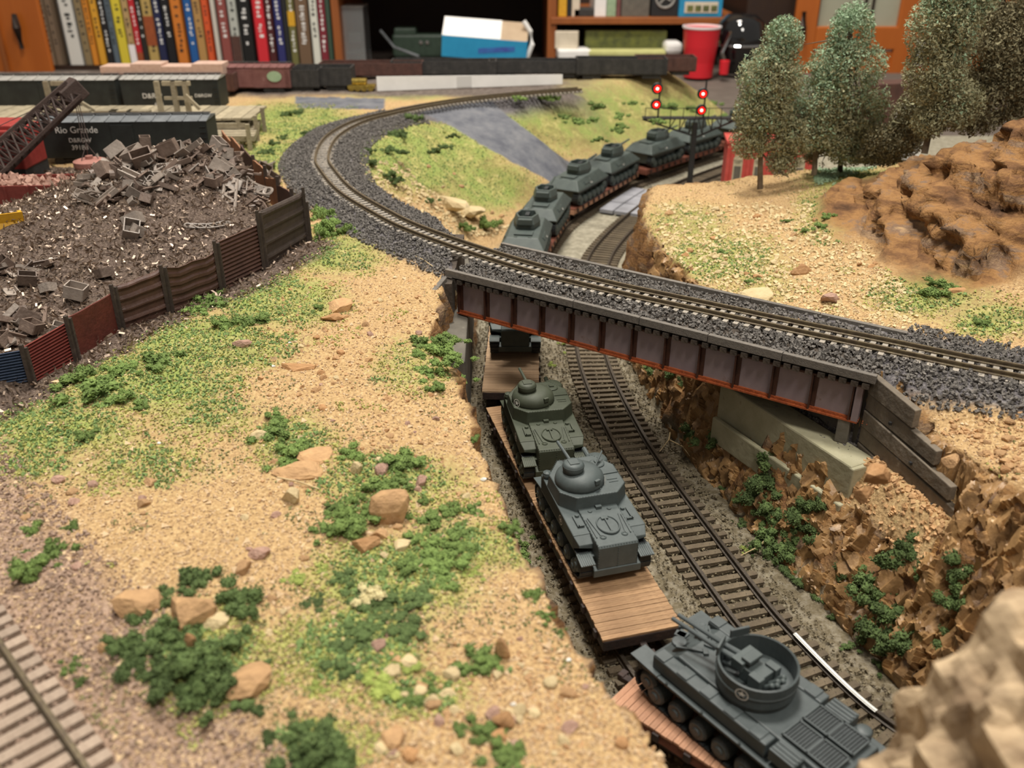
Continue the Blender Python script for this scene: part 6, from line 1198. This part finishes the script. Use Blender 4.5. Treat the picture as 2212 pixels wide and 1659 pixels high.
BK = [(110, 124, '8a7660', 'thin brown book next to the cabinet door'), (124, 139, '7d6b58', 'thin grey-brown book second from the cabinet door'), (152, 185, 'd9d7d0', 'wide white book with dark lettering down its spine'), (186, 203, '8d7a58', 'olive tan book beside the wide white one'), (203, 216, 'd98a2c', 'orange book between tan and golden books'), (218, 234, 'dca030', 'golden yellow book beside the orange one'), (235, 250, '1f1c1e', 'black book between the golden and grey-blue books'), (250, 263, '5d6a74', 'grey-blue book next to the bright yellow one'), (263, 285, 'dcc83c', 'bright yellow book with dark lettering'), (285, 300, 'b99a68', 'tan book with a row of dark dots and pale blue foot'), (300, 314, 'c02830', 'slim red book with an orange foot'), (314, 326, '26231f', 'slim black book next to the slim red one'), (326, 349, 'b89c5c', 'tan book with pinkish orange title block'), (349, 366, '20254a', 'navy book with yellow lettering'), (367, 386, '16161a', 'black book with white lettering beside the navy one'), (387, 411, 'd07a2c', 'broad orange book with red title'), (415, 433, '1f5a9c', 'blue book with white lettering'), (433, 452, 'b38a52', 'tan book beside the blue one'), (453, 467, 'd8592c', 'orange-red book beside a white one'), (472, 481, 'cfc8bc', 'very thin white book'), (484, 506, '8d4a44', 'rose brown book with dark title'), (507, 527, 'b5b8b0', 'pale book with a brown picture near its foot'), (528, 556, '121212', 'wide black book with white lettering'), (559, 585, 'cf2833', 'wide bright red book'), (585, 601, '4a1a1c', 'dark red book beside the wide bright red one'), (603, 621, '2a2c68', 'deep blue book with white lettering'), (621, 632, '1f2020', 'thin black book beside the deep blue one'), (632, 648, '6d6a3c', 'mixed yellow and orange spined book'), (648, 678, '6e5640', 'broad brown book between mixed and white spines'), (679, 696, 'd8d8cc', 'white book near the wooden upright'), (696, 713, '7a2230', 'maroon book near the wooden upright'), (713, 723, '3a5040', 'thin dark green book against the wooden upright')]
for i, (a, b, c, lab) in enumerate(BK):
    x0, x1 = AY(a, 142, 209)[0], AY(b, 142, 209)[0]; w_ = x1 - x0; h_ = 27 + (i * 37 % 7); mn = 'book_' + c; mat(mn, c, None, 1, .55, 0)
    dark = sum(int(c[k:k + 2], 16) for k in (0, 2, 4)) < 300; ink = 'paper_white' if dark else 'signal_black'
    t = thing('book', lab, 'book', ((x0 + x1) / 2, 209, ZL + 1), 0, 'books on the wooden shelf')
    m = MB(); m.box((-w_ * .46, 9, h_ / 2), (w_ * .08, 18, h_)); m.box((w_ * .46, 9, h_ / 2), (w_ * .08, 18, h_)); m.box((0, .15, h_ / 2), (w_ * .98, .3, h_)); m.build('cover', mn, t); MB().box((0, 9, h_ / 2), (w_ * .8, 17.4, h_ - .6)).build('pages', 'cream', t)
    if w_ > 1.2:                                                    # blurred title: a broken line of strokes, no words
        m = MB(); z_ = 3 + (i % 3) * 1.5; r_ = random.Random(i)
        while z_ < h_ - 6: l_ = r_.uniform(.3, .8); m.box((r_.uniform(-.06, .06) * w_, -.02, z_), (w_ * r_.uniform(.16, .34), .04, l_ * .8)); z_ += l_ + r_.choice([.2, .25, .3, 1.2])
        m.build('spine_title', ink, t)
    extra = {9: ('cup_white', 0, 4.2), 10: ('girder_rust', 0, 2.6), 12: ('girder_rust', 4, 6), 21: ('yard_brown', 0, 6), 27: ('yellow_paint', 8, 3)}.get(i)
    if extra: MB().box((0, -.03, extra[1] + extra[2] / 2), (w_ * .9, .06, extra[2])).build('spine_block', extra[0], t)
def bg_box(name, lab, cat, px0, px1, py0, py1, Y, depth, m_, rz=0.0, bev=.15, z0=None):
    a, b = AY(px0, py1, Y), AY(px1, py0, Y); a[0], b[0] = [AY(q_, (py0 + py1) / 2, Y)[0] for q_ in (px0, px1)]; zb = a[2] if z0 is None else z0; return tag(MB().box(((a[0] + b[0]) / 2, Y + depth / 2, (zb + b[2]) / 2), (b[0] - a[0], depth, b[2] - zb), rz=rz).build(name, m_, bev=bev), lab, cat)
# middle bay: blue tray box, clear case, cable, green engine
bb = thing('cardboard_tray', 'open blue and white cardboard tray standing tilted in the dark bay', 'box', (*(AY(1045, 125, 196)[:2]), AY(1045, 128, 196)[2]), -.03)
MB().box((0, 0, 2.0), (17.5, .3, 4.0)).build('front_panel', 'box_blue', bb); MB().box((-2.8, 3, 5.5), (12, 6.4, .25), R=Matrix.Rotation(.5, 3, 'X')).build('top_flap', 'paper_white', bb); MB().box((5.9, 3, 5.4), (5.6, 6.4, .25), R=Matrix.Rotation(.5, 3, 'X')).build('inner_liner', 'box_inner', bb)
for sx in (-1, 1): MB().box((sx * 8.6, 3.3, 2.1), (.3, 6.6, 4.0)).build('side_panel', 'box_blue', bb)
MB().box((2.5, -.17, 2.0), (7.5, .05, 1.0), R=Matrix.Rotation(-.12, 3, 'Y')).build('printed_band', 'box_print', bb); MB().box((0, 3.3, .2), (17, 6.6, .3)).build('tray_floor', 'box_inner', bb)
bb.rotation_euler = (0, .07, -.02)
p = AY(1137, 118, 199); tag(MB().tube([p + (0, 0, -1), p + (1.2, 0, 2), p + (.8, 0, 4.5), p + (-.6, 0, 6.5)], .5, 8).build('foam_roll', 'paper_white'), 'curved strip of white foam beside the blue tray', 'foam')
p = AY(822, 66, 215); q = AY(905, 122, 208); tag(MB().tube([p, (p + q) / 2 + (-1.2, 0, -.8), q], .32, 8).build('cable', 'roof_grey'), 'grey cable hanging down in the dark bay', 'cable')
cc = thing('display_case', 'clear plastic case standing beside the wooden upright', 'case', (*(AY(766, 130, 212)[:2]), ZL)); h_ = AY(766, 15, 212)[2] - ZL
for a in (((-2.5, 0), (.15, 8)), ((2.5, 0), (.15, 8))): MB().box((a[0][0], 4, h_ / 2), (a[1][0], a[1][1], h_)).build('side_wall', 'plastic_clear', cc)
MB().box((0, 0, h_ / 2), (5, .15, h_)).build('front_wall', 'plastic_clear', cc); MB().box((0, 4, h_), (5.2, 8.2, .3)).build('lid', 'roof_pale', cc); MB().box((0, 4, .2), (5, 8, .4)).build('base', 'yard_dark', cc); MB().box((0, 4, 3), (3.6, 5, .3)).box((0, 4, 6), (2.6, 3, 2.0)).build('case_insert', 'yard_dark', cc)
eg = thing('locomotive', 'dark green model locomotive with two bright headlights in the shadowed bay', 'model', (*(AY(905, 118, 214)[:2]), ZL), 0); MB().box((2, 3, 4.2), (16, 4, 5)).build('body', 'model_green', eg, bev=.6); MB().box((-3, 3, 7.2), (5, 4, 1.6)).build('cab', 'model_green', eg, bev=.4); MB().box((2, 3, 1.2), (15, 3.4, 1.4)).build('frame', 'yard_dark', eg)
for sx in (-.5, .9): MB().lathe([(0, 0), (.45, 0), (.4, .25), (0, .3)], 12, (sx + 1, .9, 5.0), Matrix.Rotation(math.pi / 2, 3, 'X')).build('headlight', 'chrome', eg)
# right bays
for lab, a, b, py0, c, d_ in (('yellow box end on the upper shelf', 1206, 1224, -20, 'yellow_paint', 6), ('black binder beside the yellow box', 1225, 1234, -40, 'signal_black', 12), ('cream booklet on the upper shelf', 1235, 1252, -30, 'cream', 12), ('black model car standing before the booklets', 1240, 1282, 20, 'yard_dark', 6), ('white binder on the upper shelf', 1284, 1309, -40, 'paper_white', 14), ('green binder on the upper shelf', 1310, 1330, -40, 'leaf_teal', 14), ('rose brown book end on the upper shelf', 1331, 1340, -40, 'boxcar_maroon', 14), ('grey plastic box with pale frame on the upper shelf', 1342, 1402, -20, 'concrete_dark', 10), ('black box with a pale round emblem on the upper shelf', 1406, 1464, -40, 'signal_black', 12)):
    x0, x1 = AY(a, 30, 210)[0], AY(b, 30, 210)[0]; h_ = AY(a, py0, 210)[2] - ZS; o = tag(MB().box(((x0 + x1) / 2, 210 + d_ / 2, ZS + h_ / 2), (x1 - x0, d_, h_)).build('shelf_box', c, bev=.1), lab, 'box')
    if 'emblem' in lab: MB().torus((0, 0, 0), 2.0, .25, 24, 6).bar((-1.2, -1.2, 0), (1.2, 1.4, 0), .35).bar((-1.3, .8, 0), (1.2, -.6, 0), .35).build('round_emblem', 'roof_pale', o, loc=((x0 + x1) / 2, 209.9, ZS + 3.8), rot=(math.pi / 2, 0, 0))
lb = bg_box('model_box', 'light blue model kit box with a picture of an engine', 'box', 1468, 1562, -30, 37, 209, 10, 'box_blue', z0=ZS); a, b = AY(1478, 28, 208.9), AY(1552, 4, 208.9); MB().box(((a[0] + b[0]) / 2, 208.9, (a[2] + b[2]) / 2), (b[0] - a[0], .1, b[2] - a[2])).build('picture_panel', 'cream', lb)
for i in range(4): MB().box((a[0] + 1.2 + i * 1.7, 208.82, (a[2] + b[2]) / 2 - .2), (1.3, .06, 1.2)).build('printed_engine', 'manual_green', lb)
bg_box('note_pad', 'cream note pad propped in the lower shelf bay', 'paper', 1200, 1250, 68, 106, 207, 2, 'cream', -.15); bg_box('crumpled_paper', 'white crumpled paper lying on the lower shelf', 'paper', 1203, 1275, 108, 128, 205, 6, 'paper_white', .1, .4); mg2 = bg_box('manual_stack', 'dark green printed manual lying on yellow paper', 'book', 1264, 1440, 66, 112, 210, 12, 'manual_green', 0, .2)
bg_box('paper_sheet', 'pale yellow sheet sticking out under the green manual', 'paper', 1275, 1440, 112, 120, 204, 14, 'paper_yellow', -.03, .05); bg_box('tape_roll', 'white roll beside the red cup', 'roll', 1438, 1475, 92, 118, 205, 6, 'paper_white', 0, .8)
cp = AY(1507, 165, 196); cup = thing('plastic_cup', 'red plastic party cup with a white inside', 'cup', (cp[0], 196, cp[2])); k = 196 / (CP + .34 * SP) / F
r1, r0, h_ = 40 * k, 31 * k, 99 * k * 1.03; MB().lathe([(0, 0), (r0, 0), (r0 * 1.03, h_ * .3), (r0 + (r1 - r0) * .55, h_ * .6), (r1 * .97, h_ * .97)], 40).build('cup_wall', 'cup_red', cup, smooth=False); MB().lathe([(r1 * .97, h_ * .95), (r1 * 1.02, h_ * .97), (r1 * 1.02, h_), (r1 * .94, h_), (r0 * .9, h_ * .1), (0, h_ * .1)], 40).build('inner_liner', 'cup_white', cup)
cf = AY(1590, 160, 200); pot = thing('coffee_jug', 'shiny black and chrome glass jug beside the red cup', 'jug', (cf[0], 200, cf[2])); k = 200 / (CP + .34 * SP) / F
MB().lathe([(0, 0), (30 * k, 0), (44 * k, 30 * k), (52 * k, 70 * k), (46 * k, 105 * k), (30 * k, 120 * k), (0, 122 * k)], 32).build('glass_body', 'black_glass', pot, smooth=True); MB().lathe([(31 * k, 0), (32 * k, 0), (32 * k, 26 * k), (31 * k, 26 * k)], 28).build('base_ring', 'chrome', pot, smooth=True); MB().torus((0, 0, 62 * k), 52.5 * k, 2.5 * k, 32, 6).build('chrome_band', 'chrome', pot)
MB().tube([(-30 * k, -30 * k, 20 * k), (-45 * k, -45 * k, 50 * k), (-30 * k, -40 * k, 90 * k)], 4 * k, 8).build('handle', 'chrome', pot)
rg = AY(1563, 160, 193); tag(MB().lathe([(0, 0), (.9, 0), (1.0, 2.6), (.85, 2.7), (.8, .3), (0, .3)], 20, (rg[0], 193, rg[2])).build('red_tumbler', 'cup_red'), 'small dark red tumbler between cup and jug', 'cup')
